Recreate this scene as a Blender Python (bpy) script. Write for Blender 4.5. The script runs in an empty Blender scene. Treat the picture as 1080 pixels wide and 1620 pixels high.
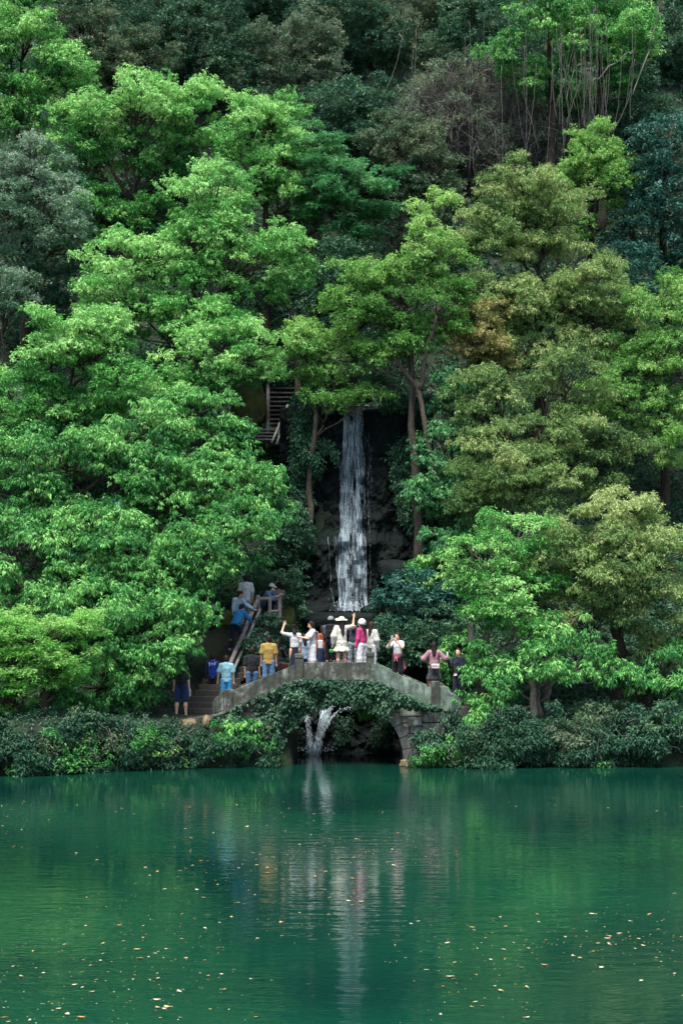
import bpy, bmesh, math, random
import numpy as np
from mathutils import Vector, Matrix

R = math.radians
rng = np.random.default_rng(11)
random.seed(11)
scene = bpy.context.scene
COL = scene.collection

# ------------------------------------------------------------------ camera geometry of the place
F, HZ, CX, CAMZ = 2332.0, 970.0, 540.0, 4.53       # focal length in photo pixels, horizon row, centre column, eye height

def at(px, py, Y):
    return np.array([(px - CX) * Y / F, Y, CAMZ + (HZ - py) * Y / F])

def px2m(n, Y):
    return n * Y / F

# ------------------------------------------------------------------ noise
def _h(ix, iy, iz, seed):
    n = (ix * 374761393 + iy * 668265263 + iz * 2147483647 + seed * 1274126177) & 0xFFFFFFFF
    n = ((n ^ (n >> 13)) * 1274126177) & 0xFFFFFFFF
    n = ((n ^ (n >> 16)) * 2246822519) & 0xFFFFFFFF
    return ((n ^ (n >> 15)) & 0xFFFFFF) / float(0xFFFFFF)

def vnoise(p, seed=0):
    p = np.asarray(p, dtype=np.float64)
    i = np.floor(p).astype(np.int64)
    f = p - i
    f = f * f * (3 - 2 * f)
    out = 0
    for dx in (0, 1):
        wx = f[..., 0] if dx else 1 - f[..., 0]
        for dy in (0, 1):
            wy = f[..., 1] if dy else 1 - f[..., 1]
            for dz in (0, 1):
                wz = f[..., 2] if dz else 1 - f[..., 2]
                out = out + wx * wy * wz * _h(i[..., 0] + dx, i[..., 1] + dy, i[..., 2] + dz, seed)
    return out * 2 - 1

def fbm(p, seed=0, octs=4):
    p = np.asarray(p, dtype=np.float64)
    a, s, out = 0.5, 1.0, 0
    for k in range(octs):
        out = out + a * vnoise(p * s, seed + k * 17)
        a *= 0.5
        s *= 2.03
    return out

def sstep(a, b, x):
    t = np.clip((x - a) / (b - a), 0, 1)
    return t * t * (3 - 2 * t)

# ------------------------------------------------------------------ object helpers
def link(o, parent=None):
    COL.objects.link(o)
    if parent is not None:
        o.parent = parent
    return o

def tag(o, label=None, cat=None, group=None, kind=None):
    if label: o["label"] = label
    if cat: o["category"] = cat
    if group: o["group"] = group
    if kind: o["kind"] = kind
    return o

def thing(name, label, cat, loc=(0, 0, 0), rz=0.0, group=None):
    o = bpy.data.objects.new(name, None)
    o.empty_display_size = 0.3
    o.location = [float(v) for v in loc]
    o.rotation_euler = (0, 0, rz)
    link(o)
    return tag(o, label, cat, group)

def mesh_np(name, verts, faces, material, parent=None, smooth=False, tone=None):
    """faces: (n,k) array with one k for all"""
    verts = np.asarray(verts, dtype=np.float32)
    faces = np.asarray(faces, dtype=np.int32)
    me = bpy.data.meshes.new(name)
    nf, k = faces.shape
    me.vertices.add(len(verts))
    me.vertices.foreach_set("co", verts.ravel())
    me.loops.add(nf * k)
    me.loops.foreach_set("vertex_index", faces.ravel())
    me.polygons.add(nf)
    me.polygons.foreach_set("loop_start", np.arange(0, nf * k, k, dtype=np.int32))
    me.polygons.foreach_set("use_smooth", np.full(nf, smooth, dtype=bool))
    if tone is not None:
        at_ = me.attributes.new("tone", 'FLOAT', 'POINT')
        at_.data.foreach_set("value", np.asarray(tone, dtype=np.float32))
    me.update(calc_edges=True)
    me.validate()
    me.materials.append(material)
    return link(bpy.data.objects.new(name, me), parent)

def mesh_bm(name, bm, material, parent=None, smooth=False, loc=None):
    me = bpy.data.meshes.new(name)
    bm.to_mesh(me)
    bm.free()
    if smooth:
        me.polygons.foreach_set("use_smooth", [True] * len(me.polygons))
    me.materials.append(material)
    o = link(bpy.data.objects.new(name, me), parent)
    if loc is not None:
        o.location = loc
    return o

# ------------------------------------------------------------------ tubes (numpy), all in one accumulator
class Acc:
    def __init__(self):
        self.v, self.f, self.n = [], [], 0

    def add(self, v, f):
        self.v.append(np.asarray(v, float))
        self.f.append(np.asarray(f, int) + self.n)
        self.n += len(v)

    def tube(self, pts, rad, sides=6, cap=True):
        pts = np.asarray(pts, float)
        rad = np.broadcast_to(np.asarray(rad, float), (len(pts),))
        t = np.gradient(pts, axis=0)
        t /= np.linalg.norm(t, axis=1, keepdims=True) + 1e-9
        ref = np.array([0.0, 0, 1.0]) if abs(t[:, 2].mean()) < 0.8 else np.array([1.0, 0.05, 0])
        u = np.cross(t, ref)
        u /= np.linalg.norm(u, axis=1, keepdims=True) + 1e-9
        w = np.cross(t, u)
        a = np.linspace(0, 2 * np.pi, sides, endpoint=False)
        ring = pts[:, None, :] + rad[:, None, None] * (np.cos(a)[None, :, None] * u[:, None, :] + np.sin(a)[None, :, None] * w[:, None, :])
        n = len(pts)
        v = ring.reshape(-1, 3)
        i, j = np.meshgrid(np.arange(n - 1), np.arange(sides), indexing="ij")
        j2 = (j + 1) % sides
        f = np.stack([i * sides + j, i * sides + j2, (i + 1) * sides + j2, (i + 1) * sides + j], -1).reshape(-1, 4)
        if cap:
            v = np.vstack([v, pts[0] - t[0] * rad[0] * 0.3, pts[-1] + t[-1] * rad[-1] * 0.3])
            jj = np.arange(sides)
            c0 = np.stack([np.full(sides, n * sides), (jj + 1) % sides, jj, jj], -1)
            c1 = np.stack([np.full(sides, n * sides + 1), (n - 1) * sides + jj, (n - 1) * sides + (jj + 1) % sides, (n - 1) * sides + (jj + 1) % sides], -1)
            self.add(v, np.vstack([f]))
            off = self.n - len(v)
            self.tri = getattr(self, "tri", [])
            self.tri.append(np.vstack([c0[:, :3], c1[:, :3]]) + off)
        else:
            self.add(v, f)

    def build(self, name, material, parent=None, smooth=True, origin=None):
        v = np.vstack(self.v)
        if origin is not None:
            v = v - np.asarray(origin, float)
        f = np.vstack(self.f)
        tris = np.vstack([f[:, [0, 1, 2]], f[:, [0, 2, 3]]] + list(getattr(self, "tri", [])))
        return mesh_np(name, v, tris, material, parent, smooth)

def bez(p0, p1, p2, n):
    t = np.linspace(0, 1, n)[:, None]
    return (1 - t) ** 2 * p0 + 2 * t * (1 - t) * p1 + t * t * p2

def wob(pts, amp, seed):
    pts = np.asarray(pts, float)
    w = np.stack([vnoise(np.stack([np.arange(len(pts)) * 0.55 + 3.1, np.full(len(pts), seed * 1.7 + k * 9.3), np.full(len(pts), 0.5)], -1), seed) for k in range(3)], -1)
    env = np.sin(np.linspace(0, np.pi, len(pts)))[:, None] ** 0.5
    return pts + w * amp * env

# ------------------------------------------------------------------ materials
def new_mat(name):
    m = bpy.data.materials.new(name)
    m.use_nodes = True
    nt = m.node_tree
    for n in list(nt.nodes):
        nt.nodes.remove(n)
    out = nt.nodes.new("ShaderNodeOutputMaterial")
    return m, nt, out

def N(nt, kind, **kw):
    n = nt.nodes.new(kind)
    for k, v in kw.items():
        if k in n.inputs:
            n.inputs[k].default_value = v
        else:
            setattr(n, k, v)
    return n

def ramp(nt, fac, stops):
    r = nt.nodes.new("ShaderNodeValToRGB")
    e = r.color_ramp.elements
    while len(e) < len(stops):
        e.new(0.5)
    for k, (p, c) in enumerate(stops):
        e[k].position = p
        e[k].color = (*c, 1) if len(c) == 3 else c
    nt.links.new(fac, r.inputs[0])
    return r.outputs[0]

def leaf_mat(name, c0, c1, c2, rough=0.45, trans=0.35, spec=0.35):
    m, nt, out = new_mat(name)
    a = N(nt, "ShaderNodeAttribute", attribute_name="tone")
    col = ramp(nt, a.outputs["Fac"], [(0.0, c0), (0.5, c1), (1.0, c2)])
    p = N(nt, "ShaderNodeBsdfPrincipled", Roughness=rough)
    p.inputs["Specular IOR Level"].default_value = spec
    nt.links.new(col, p.inputs["Base Color"])
    t = N(nt, "ShaderNodeBsdfTranslucent")
    nt.links.new(col, t.inputs["Color"])
    mx = N(nt, "ShaderNodeMixShader")
    mx.inputs[0].default_value = trans
    nt.links.new(p.outputs[0], mx.inputs[1])
    nt.links.new(t.outputs[0], mx.inputs[2])
    nt.links.new(mx.outputs[0], out.inputs["Surface"])
    return m

def noise_mat(name, stops, scale=3.0, rough=0.8, detail=6, stretch=(1, 1, 1), bump=0.3, bscale=12.0, spec=0.3, moss=None, moss_lo=0.5, metallic=0.0, sheen=0.0, bdist=0.03):
    m, nt, out = new_mat(name)
    tc = N(nt, "ShaderNodeTexCoord")
    mp = N(nt, "ShaderNodeMapping")
    mp.inputs["Scale"].default_value = stretch
    nt.links.new(tc.outputs["Object"], mp.inputs[0])
    no = N(nt, "ShaderNodeTexNoise", Scale=scale, Detail=detail, Roughness=0.62)
    nt.links.new(mp.outputs[0], no.inputs["Vector"])
    col = ramp(nt, no.outputs["Fac"], stops)
    if moss is not None:
        n2 = N(nt, "ShaderNodeTexNoise", Scale=scale * 0.7, Detail=8, Roughness=0.7)
        nt.links.new(tc.outputs["Object"], n2.inputs["Vector"])
        fac = ramp(nt, n2.outputs["Fac"], [(moss_lo, (0, 0, 0)), (moss_lo + 0.12, (1, 1, 1))])
        mx = N(nt, "ShaderNodeMix", data_type='RGBA')
        nt.links.new(fac, mx.inputs["Factor"])
        nt.links.new(col, mx.inputs["A"])
        mx.inputs["B"].default_value = (*moss, 1)
        col = mx.outputs["Result"]
    p = N(nt, "ShaderNodeBsdfPrincipled", Roughness=rough, Metallic=metallic)
    p.inputs["Specular IOR Level"].default_value = spec
    if sheen:
        p.inputs["Sheen Weight"].default_value = sheen
    nt.links.new(col, p.inputs["Base Color"])
    if bump:
        nb = N(nt, "ShaderNodeTexNoise", Scale=bscale, Detail=8, Roughness=0.65)
        nt.links.new(tc.outputs["Object"], nb.inputs["Vector"])
        b = N(nt, "ShaderNodeBump", Strength=bump, Distance=bdist)
        nt.links.new(nb.outputs["Fac"], b.inputs["Height"])
        nt.links.new(b.outputs[0], p.inputs["Normal"])
    nt.links.new(p.outputs[0], out.inputs["Surface"])
    return m

def srgb(r, g, b):
    f = lambda c: (c / 255 / 12.92) if c / 255 <= 0.04045 else ((c / 255 + 0.055) / 1.055) ** 2.4
    return (f(r), f(g), f(b))

_cl = {}
def cloth(c, rough=0.85):
    key = (tuple(round(x, 3) for x in c), rough)
    if key not in _cl:
        c = tuple(x * 0.68 for x in c); d = tuple(x * 0.80 for x in c)
        _cl[key] = noise_mat("cloth", [(0.35, d), (0.65, c)], scale=14, rough=rough, bump=0.75, bscale=11, spec=0.15, sheen=0.1, bdist=0.05)
    return _cl[key]
# ------------------------------------------------------------------ materials of the place
M = {}
M["soil"] = noise_mat("soil", [(0.3, (0.007, 0.012, 0.008)), (0.55, (0.014, 0.020, 0.012)), (0.8, (0.028, 0.026, 0.017))], scale=1.4, rough=0.95, bump=0.8, bscale=5, moss=(0.012, 0.030, 0.010), moss_lo=0.48, bdist=0.1)
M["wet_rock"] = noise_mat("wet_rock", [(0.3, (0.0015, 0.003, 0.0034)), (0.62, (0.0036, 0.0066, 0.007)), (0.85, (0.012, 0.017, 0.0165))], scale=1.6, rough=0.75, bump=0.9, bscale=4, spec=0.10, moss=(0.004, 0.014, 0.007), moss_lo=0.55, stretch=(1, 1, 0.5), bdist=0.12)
M["rock"] = noise_mat("rock", [(0.3, (0.05, 0.05, 0.042)), (0.6, (0.13, 0.125, 0.10)), (0.8, (0.24, 0.23, 0.19))], scale=2.2, rough=0.9, bump=0.7, bscale=7, moss=(0.025, 0.05, 0.015), moss_lo=0.56, bdist=0.06)
M["tan_rock"] = noise_mat("tan_rock", [(0.3, (0.06, 0.045, 0.025)), (0.6, (0.16, 0.12, 0.07)), (0.8, (0.26, 0.20, 0.12))], scale=2.4, rough=0.9, bump=0.7, bscale=7, moss=(0.03, 0.05, 0.012), moss_lo=0.57, bdist=0.06)
M["moss_rock"] = noise_mat("moss_rock", [(0.35, (0.014, 0.018, 0.009)), (0.6, (0.035, 0.05, 0.010)), (0.8, (0.06, 0.075, 0.015))], scale=1.6, rough=0.95, bump=0.7, bscale=6, bdist=0.06)
M["bark"] = noise_mat("bark", [(0.3, (0.018, 0.014, 0.011)), (0.6, (0.045, 0.034, 0.025)), (0.85, (0.09, 0.072, 0.055))], scale=5, rough=0.95, stretch=(2.2, 2.2, 0.5), bump=0.8, bscale=14, bdist=0.04)
M["bark_pale"] = noise_mat("bark_pale", [(0.3, (0.06, 0.055, 0.045)), (0.6, (0.15, 0.135, 0.105)), (0.8, (0.24, 0.22, 0.18))], scale=4, rough=0.95, stretch=(2, 2, 0.7), bump=0.6, bscale=14, bdist=0.04)
M["bark_red"] = noise_mat("bark_red", [(0.3, (0.026, 0.021, 0.016)), (0.6, (0.066, 0.054, 0.041)), (0.8, (0.125, 0.105, 0.08))], scale=5, rough=0.95, stretch=(2.2, 2.2, 0.4), bump=0.8, bscale=14, bdist=0.04)
M["twig"] = noise_mat("twig", [(0.3, (0.05, 0.047, 0.042)), (0.7, (0.13, 0.123, 0.11))], scale=4, rough=0.95, bump=0)
M["old_wood"] = noise_mat("old_wood", [(0.3, (0.09, 0.076, 0.072)), (0.6, (0.19, 0.165, 0.155)), (0.8, (0.29, 0.26, 0.245))], scale=6, rough=0.9, bump=0.4, bscale=18)
M["stair_wood"] = noise_mat("stair_wood", [(0.3, (0.035, 0.033, 0.034)), (0.6, (0.080, 0.074, 0.076)), (0.8, (0.13, 0.12, 0.122))], scale=6, rough=0.9, bump=0.4, bscale=18)
M["green_wood"] = noise_mat("green_wood", [(0.3, (0.10, 0.11, 0.095)), (0.6, (0.24, 0.265, 0.22)), (0.8, (0.36, 0.39, 0.33))], scale=6, rough=0.9, bump=0.4, bscale=18)
M["stair_stone"] = noise_mat("stair_stone", [(0.3, (0.02, 0.018, 0.016)), (0.6, (0.055, 0.05, 0.044)), (0.8, (0.10, 0.09, 0.08))], scale=3, rough=0.85, bump=0.6, bscale=10)

def stone_mat(name, base, dark, light, moss, joints=False, rowh=0.33, bw=0.7):
    m, nt, out = new_mat(name)
    tc = N(nt, "ShaderNodeTexCoord")
    n1 = N(nt, "ShaderNodeTexNoise", Scale=2.2, Detail=8, Roughness=0.65)
    nt.links.new(tc.outputs["Object"], n1.inputs["Vector"])
    col = ramp(nt, n1.outputs["Fac"], [(0.30, dark), (0.52, base), (0.74, light)])
    # rain streaks and lichen: long thin stains down the face
    mp = N(nt, "ShaderNodeMapping")
    mp.inputs["Scale"].default_value = (5, 5, 1.1)
    nt.links.new(tc.outputs["Object"], mp.inputs[0])
    n2 = N(nt, "ShaderNodeTexNoise", Scale=1.6, Detail=5, Roughness=0.6)
    nt.links.new(mp.outputs[0], n2.inputs["Vector"])
    f2 = ramp(nt, n2.outputs["Fac"], [(0.42, (0, 0, 0)), (0.66, (0.9, 0.9, 0.9))])
    mx = N(nt, "ShaderNodeMix", data_type='RGBA')
    nt.links.new(f2, mx.inputs["Factor"]); nt.links.new(col, mx.inputs["A"]); mx.inputs["B"].default_value = (*dark, 1)
    n3 = N(nt, "ShaderNodeTexNoise", Scale=3.1, Detail=9, Roughness=0.75)
    nt.links.new(tc.outputs["Object"], n3.inputs["Vector"])
    f3 = ramp(nt, n3.outputs["Fac"], [(0.54, (0, 0, 0)), (0.68, (1, 1, 1))])
    mx2 = N(nt, "ShaderNodeMix", data_type='RGBA')
    nt.links.new(f3, mx2.inputs["Factor"]); nt.links.new(mx.outputs["Result"], mx2.inputs["A"]); mx2.inputs["B"].default_value = (*moss, 1)
    colo = mx2.outputs["Result"]
    nb = N(nt, "ShaderNodeTexNoise", Scale=16, Detail=8, Roughness=0.7)
    nt.links.new(tc.outputs["Object"], nb.inputs["Vector"])
    height = nb.outputs["Fac"]
    if joints:
        sx = N(nt, "ShaderNodeSeparateXYZ"); nt.links.new(tc.outputs["Object"], sx.inputs[0])
        cb = N(nt, "ShaderNodeCombineXYZ"); nt.links.new(sx.outputs[0], cb.inputs[0]); nt.links.new(sx.outputs[2], cb.inputs[1])
        nd = N(nt, "ShaderNodeTexNoise", Scale=1.5, Detail=3)
        nt.links.new(tc.outputs["Object"], nd.inputs["Vector"])
        ad = N(nt, "ShaderNodeVectorMath", operation='MULTIPLY_ADD')
        nt.links.new(nd.outputs["Color"], ad.inputs[0]); ad.inputs[1].default_value = (0.12, 0.12, 0); nt.links.new(cb.outputs[0], ad.inputs[2])
        br = N(nt, "ShaderNodeTexBrick")
        br.inputs["Scale"].default_value = 1.0
        br.inputs["Brick Width"].default_value = bw
        br.inputs["Row Height"].default_value = rowh
        br.inputs["Mortar Size"].default_value = 0.022
        br.inputs["Mortar Smooth"].default_value = 0.4
        br.inputs["Color1"].default_value = (1, 1, 1, 1); br.inputs["Color2"].default_value = (0.55, 0.55, 0.52, 1); br.inputs["Mortar"].default_value = (0.1, 0.1, 0.1, 1)
        nt.links.new(ad.outputs[0], br.inputs["Vector"])
        mx3 = N(nt, "ShaderNodeMix", data_type='RGBA', blend_type='MULTIPLY')
        mx3.inputs["Factor"].default_value = 1.0
        nt.links.new(colo, mx3.inputs["A"]); nt.links.new(br.outputs["Color"], mx3.inputs["B"])
        colo = mx3.outputs["Result"]
        mh = N(nt, "ShaderNodeMath", operation='MULTIPLY_ADD')
        nt.links.new(br.outputs["Fac"], mh.inputs[0]); mh.inputs[1].default_value = -1.2; nt.links.new(nb.outputs["Fac"], mh.inputs[2])
        height = mh.outputs[0]
    b = N(nt, "ShaderNodeBump", Strength=0.6, Distance=0.035)
    nt.links.new(height, b.inputs["Height"])
    p = N(nt, "ShaderNodeBsdfPrincipled", Roughness=0.9)
    p.inputs["Specular IOR Level"].default_value = 0.25
    nt.links.new(colo, p.inputs["Base Color"]); nt.links.new(b.outputs[0], p.inputs["Normal"])
    nt.links.new(p.outputs[0], out.inputs["Surface"])
    return m

M["parapet"] = stone_mat("parapet_stone", (0.062, 0.066, 0.056), (0.017, 0.019, 0.016), (0.33, 0.35, 0.31), (0.035, 0.05, 0.018))
M["parapet_green"] = stone_mat("parapet_green_stone", (0.115, 0.155, 0.128), (0.035, 0.047, 0.036), (0.30, 0.37, 0.31), (0.10, 0.15, 0.08))
M["masonry"] = stone_mat("masonry", (0.16, 0.165, 0.14), (0.04, 0.045, 0.036), (0.42, 0.42, 0.38), (0.04, 0.065, 0.025), joints=True)
M["ringstone"] = stone_mat("ringstone", (0.10, 0.10, 0.092), (0.035, 0.035, 0.033), (0.19, 0.19, 0.175), (0.05, 0.07, 0.03))

LEAF = {
    "spring": leaf_mat("leaf_spring", (0.016, 0.120, 0.028), (0.088, 0.330, 0.064), (0.370, 0.640, 0.225), trans=0.28, spec=0.2),
    "green":  leaf_mat("leaf_green", (0.013, 0.092, 0.026), (0.062, 0.250, 0.056), (0.265, 0.550, 0.160), trans=0.28, spec=0.2),
    "maple":  leaf_mat("leaf_maple", (0.035, 0.180, 0.024), (0.120, 0.370, 0.055), (0.330, 0.570, 0.170)),
    "glauc":  leaf_mat("leaf_glauc", (0.030, 0.095, 0.052), (0.092, 0.195, 0.112), (0.310, 0.420, 0.300), rough=0.5, trans=0.2, spec=0.25),
    "brown":  leaf_mat("leaf_brown", (0.028, 0.072, 0.034), (0.066, 0.135, 0.064), (0.180, 0.205, 0.110), trans=0.25),
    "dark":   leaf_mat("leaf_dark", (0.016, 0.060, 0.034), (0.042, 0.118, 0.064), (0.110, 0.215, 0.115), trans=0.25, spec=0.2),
    "olive":  leaf_mat("leaf_olive", (0.036, 0.095, 0.026), (0.125, 0.240, 0.060), (0.350, 0.430, 0.165), trans=0.3),
    "gold":   leaf_mat("leaf_gold", (0.100, 0.120, 0.028), (0.200, 0.215, 0.060), (0.360, 0.320, 0.120), trans=0.3),
    "lime":   leaf_mat("leaf_lime", (0.040, 0.145, 0.026), (0.120, 0.315, 0.056), (0.330, 0.530, 0.160)),
    "teal":   leaf_mat("leaf_teal", (0.008, 0.055, 0.040), (0.018, 0.095, 0.068), (0.075, 0.190, 0.150), rough=0.5, trans=0.2, spec=0.25),
    "jade":   leaf_mat("leaf_jade", (0.020, 0.120, 0.040), (0.055, 0.230, 0.075), (0.150, 0.360, 0.135)),
    "ivy":    leaf_mat("leaf_ivy", (0.007, 0.033, 0.017), (0.017, 0.064, 0.032), (0.060, 0.130, 0.070), rough=0.5, trans=0.2, spec=0.25),
    "grey":   leaf_mat("leaf_grey", (0.034, 0.078, 0.044), (0.084, 0.145, 0.082), (0.190, 0.240, 0.140), trans=0.25),
}

# ------------------------------------------------------------------ the hill
def bank_shift(X):
    return 2.3 * sstep(-2.5, -9.5, X)

def gorge(X):
    return sstep(2.35, 1.75, np.abs(X - 0.62))

BANK = np.array([(43.55, -1.5), (43.75, 0.25), (44.05, 1.15), (44.5, 1.42), (46.3, 1.60), (48, 2.7), (50, 4.3), (52, 6.4), (54, 9.0), (57, 13), (60, 18), (65, 26), (72, 36), (82, 48), (100, 64), (140, 92)])
GORGE = np.array([(43.5, -1.5), (48.6, -1.2), (48.9, 1.4), (49.6, 3.4), (52.1, 4.1), (52.9, 11.3), (54.5, 12.0), (57, 14.6), (60, 18.6), (65, 26), (72, 36), (82, 48), (100, 64), (140, 92)])

def ground(X, Y):
    X = np.asarray(X, float); Y = np.asarray(Y, float)
    Ys = Y + bank_shift(X)
    b = np.interp(Ys, BANK[:, 0], BANK[:, 1])
    g = np.interp(Y, GORGE[:, 0], GORGE[:, 1])
    m = gorge(X) * sstep(58, 54.5, Y)
    z = b * (1 - m) + g * m
    p = np.stack([X * 0.35, Y * 0.35, np.zeros_like(X + Y)], -1)
    amp = 0.25 + 0.9 * sstep(47, 58, Y)
    return z + fbm(p, 3, 4) * amp * (1 - 0.8 * m)

def build_hill():
    xs = np.concatenate([np.linspace(-70, -22, 30, endpoint=False), np.linspace(-22, 22, 190), np.linspace(22, 70, 31)[1:]])
    ys = np.concatenate([np.linspace(40.5, 56, 110, endpoint=False), np.linspace(56, 80, 70, endpoint=False), np.linspace(80, 140, 30)])
    X, Y = np.meshgrid(xs, ys, indexing="ij")
    Z = ground(X, Y)
    v = np.stack([X, Y, Z], -1).reshape(-1, 3)
    n, m_ = X.shape
    i, j = np.meshgrid(np.arange(n - 1), np.arange(m_ - 1), indexing="ij")
    f = np.stack([i * m_ + j, (i + 1) * m_ + j, (i + 1) * m_ + j + 1, i * m_ + j + 1], -1).reshape(-1, 4)
    o = mesh_np("hill", v, f, M["soil"], smooth=True)
    tag(o, kind="structure")
build_hill()

# ------------------------------------------------------------------ the lake
def water_mat():
    m, nt, out = new_mat("lake_water")
    tc = N(nt, "ShaderNodeTexCoord")
    def bumpnoise(sc, scale, detail):
        mp = N(nt, "ShaderNodeMapping"); mp.inputs["Scale"].default_value = sc
        nt.links.new(tc.outputs["Object"], mp.inputs[0])
        n = N(nt, "ShaderNodeTexNoise", Scale=scale, Detail=detail, Roughness=0.5)
        nt.links.new(mp.outputs[0], n.inputs["Vector"])
        return n.outputs["Fac"]
    a = bumpnoise((0.5, 1.7, 1), 2.6, 2.0)
    b = bumpnoise((0.45, 1.0, 1), 0.55, 2.0)
    c = bumpnoise((0.8, 2.2, 1), 7.0, 1.0)
    # calm and ruffled areas of the surface
    d = ramp(nt, bumpnoise((0.5, 1.0, 1), 0.22, 2.0), [(0.35, (0.35,) * 3), (0.65, (1.0,) * 3)])
    s1 = N(nt, "ShaderNodeMath", operation='MULTIPLY_ADD'); nt.links.new(b, s1.inputs[0]); s1.inputs[1].default_value = 1.6; nt.links.new(a, s1.inputs[2])
    s2 = N(nt, "ShaderNodeMath", operation='MULTIPLY_ADD'); nt.links.new(c, s2.inputs[0]); s2.inputs[1].default_value = 0.22; nt.links.new(s1.outputs[0], s2.inputs[2])
    bu = N(nt, "ShaderNodeBump", Distance=0.035)
    sm = N(nt, "ShaderNodeMath", operation='MULTIPLY'); nt.links.new(d, sm.inputs[0]); sm.inputs[1].default_value = 0.33
    nt.links.new(sm.outputs[0], bu.inputs["Strength"])
    nt.links.new(s2.outputs[0], bu.inputs["Height"])
    col = ramp(nt, bumpnoise((0.8, 1.0, 1), 0.12, 3.0), [(0.35, (0.0011, 0.0160, 0.0130)), (0.65, (0.0030, 0.036, 0.0200))])
    p = N(nt, "ShaderNodeBsdfPrincipled", Roughness=0.045, IOR=1.75)
    nt.links.new(col, p.inputs["Base Color"]); nt.links.new(bu.outputs[0], p.inputs["Normal"])
    nt.links.new(p.outputs[0], out.inputs["Surface"])
    return m
wv = np.array([(-75, -40, 0), (75, -40, 0), (75, 48.6, 0), (-75, 48.6, 0)], float)
tag(mesh_np("lake_water", wv, [(0, 1, 2, 3)], water_mat()), kind="structure")

# ------------------------------------------------------------------ the dark wet cliff of the fall
def cliff_y(X, Z):
    base = 52.25 + 0.06 * (Z - 4.0)
    base = base - 0.35 * sstep(7.5, 6.9, Z) - 0.30 * sstep(5.0, 4.6, Z)
    p = np.stack([X * 0.8, Z * 0.55, np.zeros_like(X + Z)], -1)
    q = np.stack([X * 2.6, Z * 1.9, np.ones_like(X + Z)], -1)
    ridge = 1 - np.abs(fbm(p, 21, 3)) * 2
    return base - 0.55 * fbm(p, 5, 3) - 0.25 * ridge - 0.34 * fbm(q, 9, 5)

def build_cliff():
    xs = np.linspace(-2.2, 3.3, 150); zs = np.linspace(3.2, 12.35, 250)
    X, Z = np.meshgrid(xs, zs, indexing="ij")
    Y = cliff_y(X, Z)
    edge = sstep(0.9, 2.9, np.abs(X - 0.62))
    Y = Y + edge * 0.2
    top = sstep(11.75, 12.35, Z)
    Y = Y + top * 1.2
    v = np.stack([X, Y, Z - 0.25 * top], -1).reshape(-1, 3)
    n, m_ = X.shape
    i, j = np.meshgrid(np.arange(n - 1), np.arange(m_ - 1), indexing="ij")
    f = np.stack([i * m_ + j, (i + 1) * m_ + j, (i + 1) * m_ + j + 1, i * m_ + j + 1], -1).reshape(-1, 4)
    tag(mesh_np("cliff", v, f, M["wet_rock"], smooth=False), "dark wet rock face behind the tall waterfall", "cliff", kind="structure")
    # low rock wall beneath, behind the bridge arch
    xs = np.linspace(-3.2, 3.8, 210); zs = np.linspace(-0.6, 3.6, 130)
    X, Z = np.meshgrid(xs, zs, indexing="ij")
    p = np.stack([X * 1.1, Z * 1.0, np.zeros_like(X)], -1)
    Y = 47.5 + 0.38 * np.clip(Z, 0, 9) - 0.7 * fbm(p, 31, 4) + .30 * np.abs(fbm(p * 2.7, 33, 4)) - .12 * fbm(p * 7, 35, 3)
    v = np.stack([X, Y, Z], -1).reshape(-1, 3)
    n, m_ = X.shape
    i, j = np.meshgrid(np.arange(n - 1), np.arange(m_ - 1), indexing="ij")
    f = np.stack([i * m_ + j, (i + 1) * m_ + j, (i + 1) * m_ + j + 1, i * m_ + j + 1], -1).reshape(-1, 4)
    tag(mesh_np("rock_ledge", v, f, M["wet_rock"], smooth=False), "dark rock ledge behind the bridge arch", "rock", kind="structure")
build_cliff()

def ledge_y(x, z):
    p = np.array([x * 1.1, z * 1.0, 0.0])
    return 47.5 + 0.38 * max(z, 0) - 0.7 * float(fbm(p, 31, 4))

# ------------------------------------------------------------------ falling water
def fall_mat(name, lo, hi, sx, sz):
    m, nt, out = new_mat(name)
    tc = N(nt, "ShaderNodeTexCoord")
    mp = N(nt, "ShaderNodeMapping"); mp.inputs["Scale"].default_value = (sx, 1, sz)
    nt.links.new(tc.outputs["Object"], mp.inputs[0])
    n = N(nt, "ShaderNodeTexNoise", Scale=1.0, Detail=5, Roughness=0.65)
    nt.links.new(mp.outputs[0], n.inputs["Vector"])
    fac = ramp(nt, n.outputs["Fac"], [(lo, (0, 0, 0)), (hi, (1, 1, 1))])
    p = N(nt, "ShaderNodeBsdfPrincipled", Roughness=0.35)
    p.inputs["Base Color"].default_value = (0.31, 0.39, 0.44, 1)
    t = N(nt, "ShaderNodeBsdfTransparent")
    mx = N(nt, "ShaderNodeMixShader")
    nt.links.new(fac, mx.inputs[0]); nt.links.new(t.outputs[0], mx.inputs[1]); nt.links.new(p.outputs[0], mx.inputs[2])
    nt.links.new(mx.outputs[0], out.inputs["Surface"])
    return m

def ribbon(acc, pts, w):
    pts = np.asarray(pts, float); w = np.broadcast_to(w, (len(pts),))
    k = len(pts)
    side = np.zeros_like(pts); side[:, 0] = w * 0.5
    mid = pts.copy(); mid[:, 1] -= w * 0.35
    v = np.vstack([pts - side, mid, pts + side])
    i = np.arange(k - 1)
    f = np.vstack([np.stack([i, k + i, k + i + 1, i + 1], -1), np.stack([k + i, 2 * k + i, 2 * k + i + 1, k + i + 1], -1)])
    acc.add(v, f)

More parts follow.
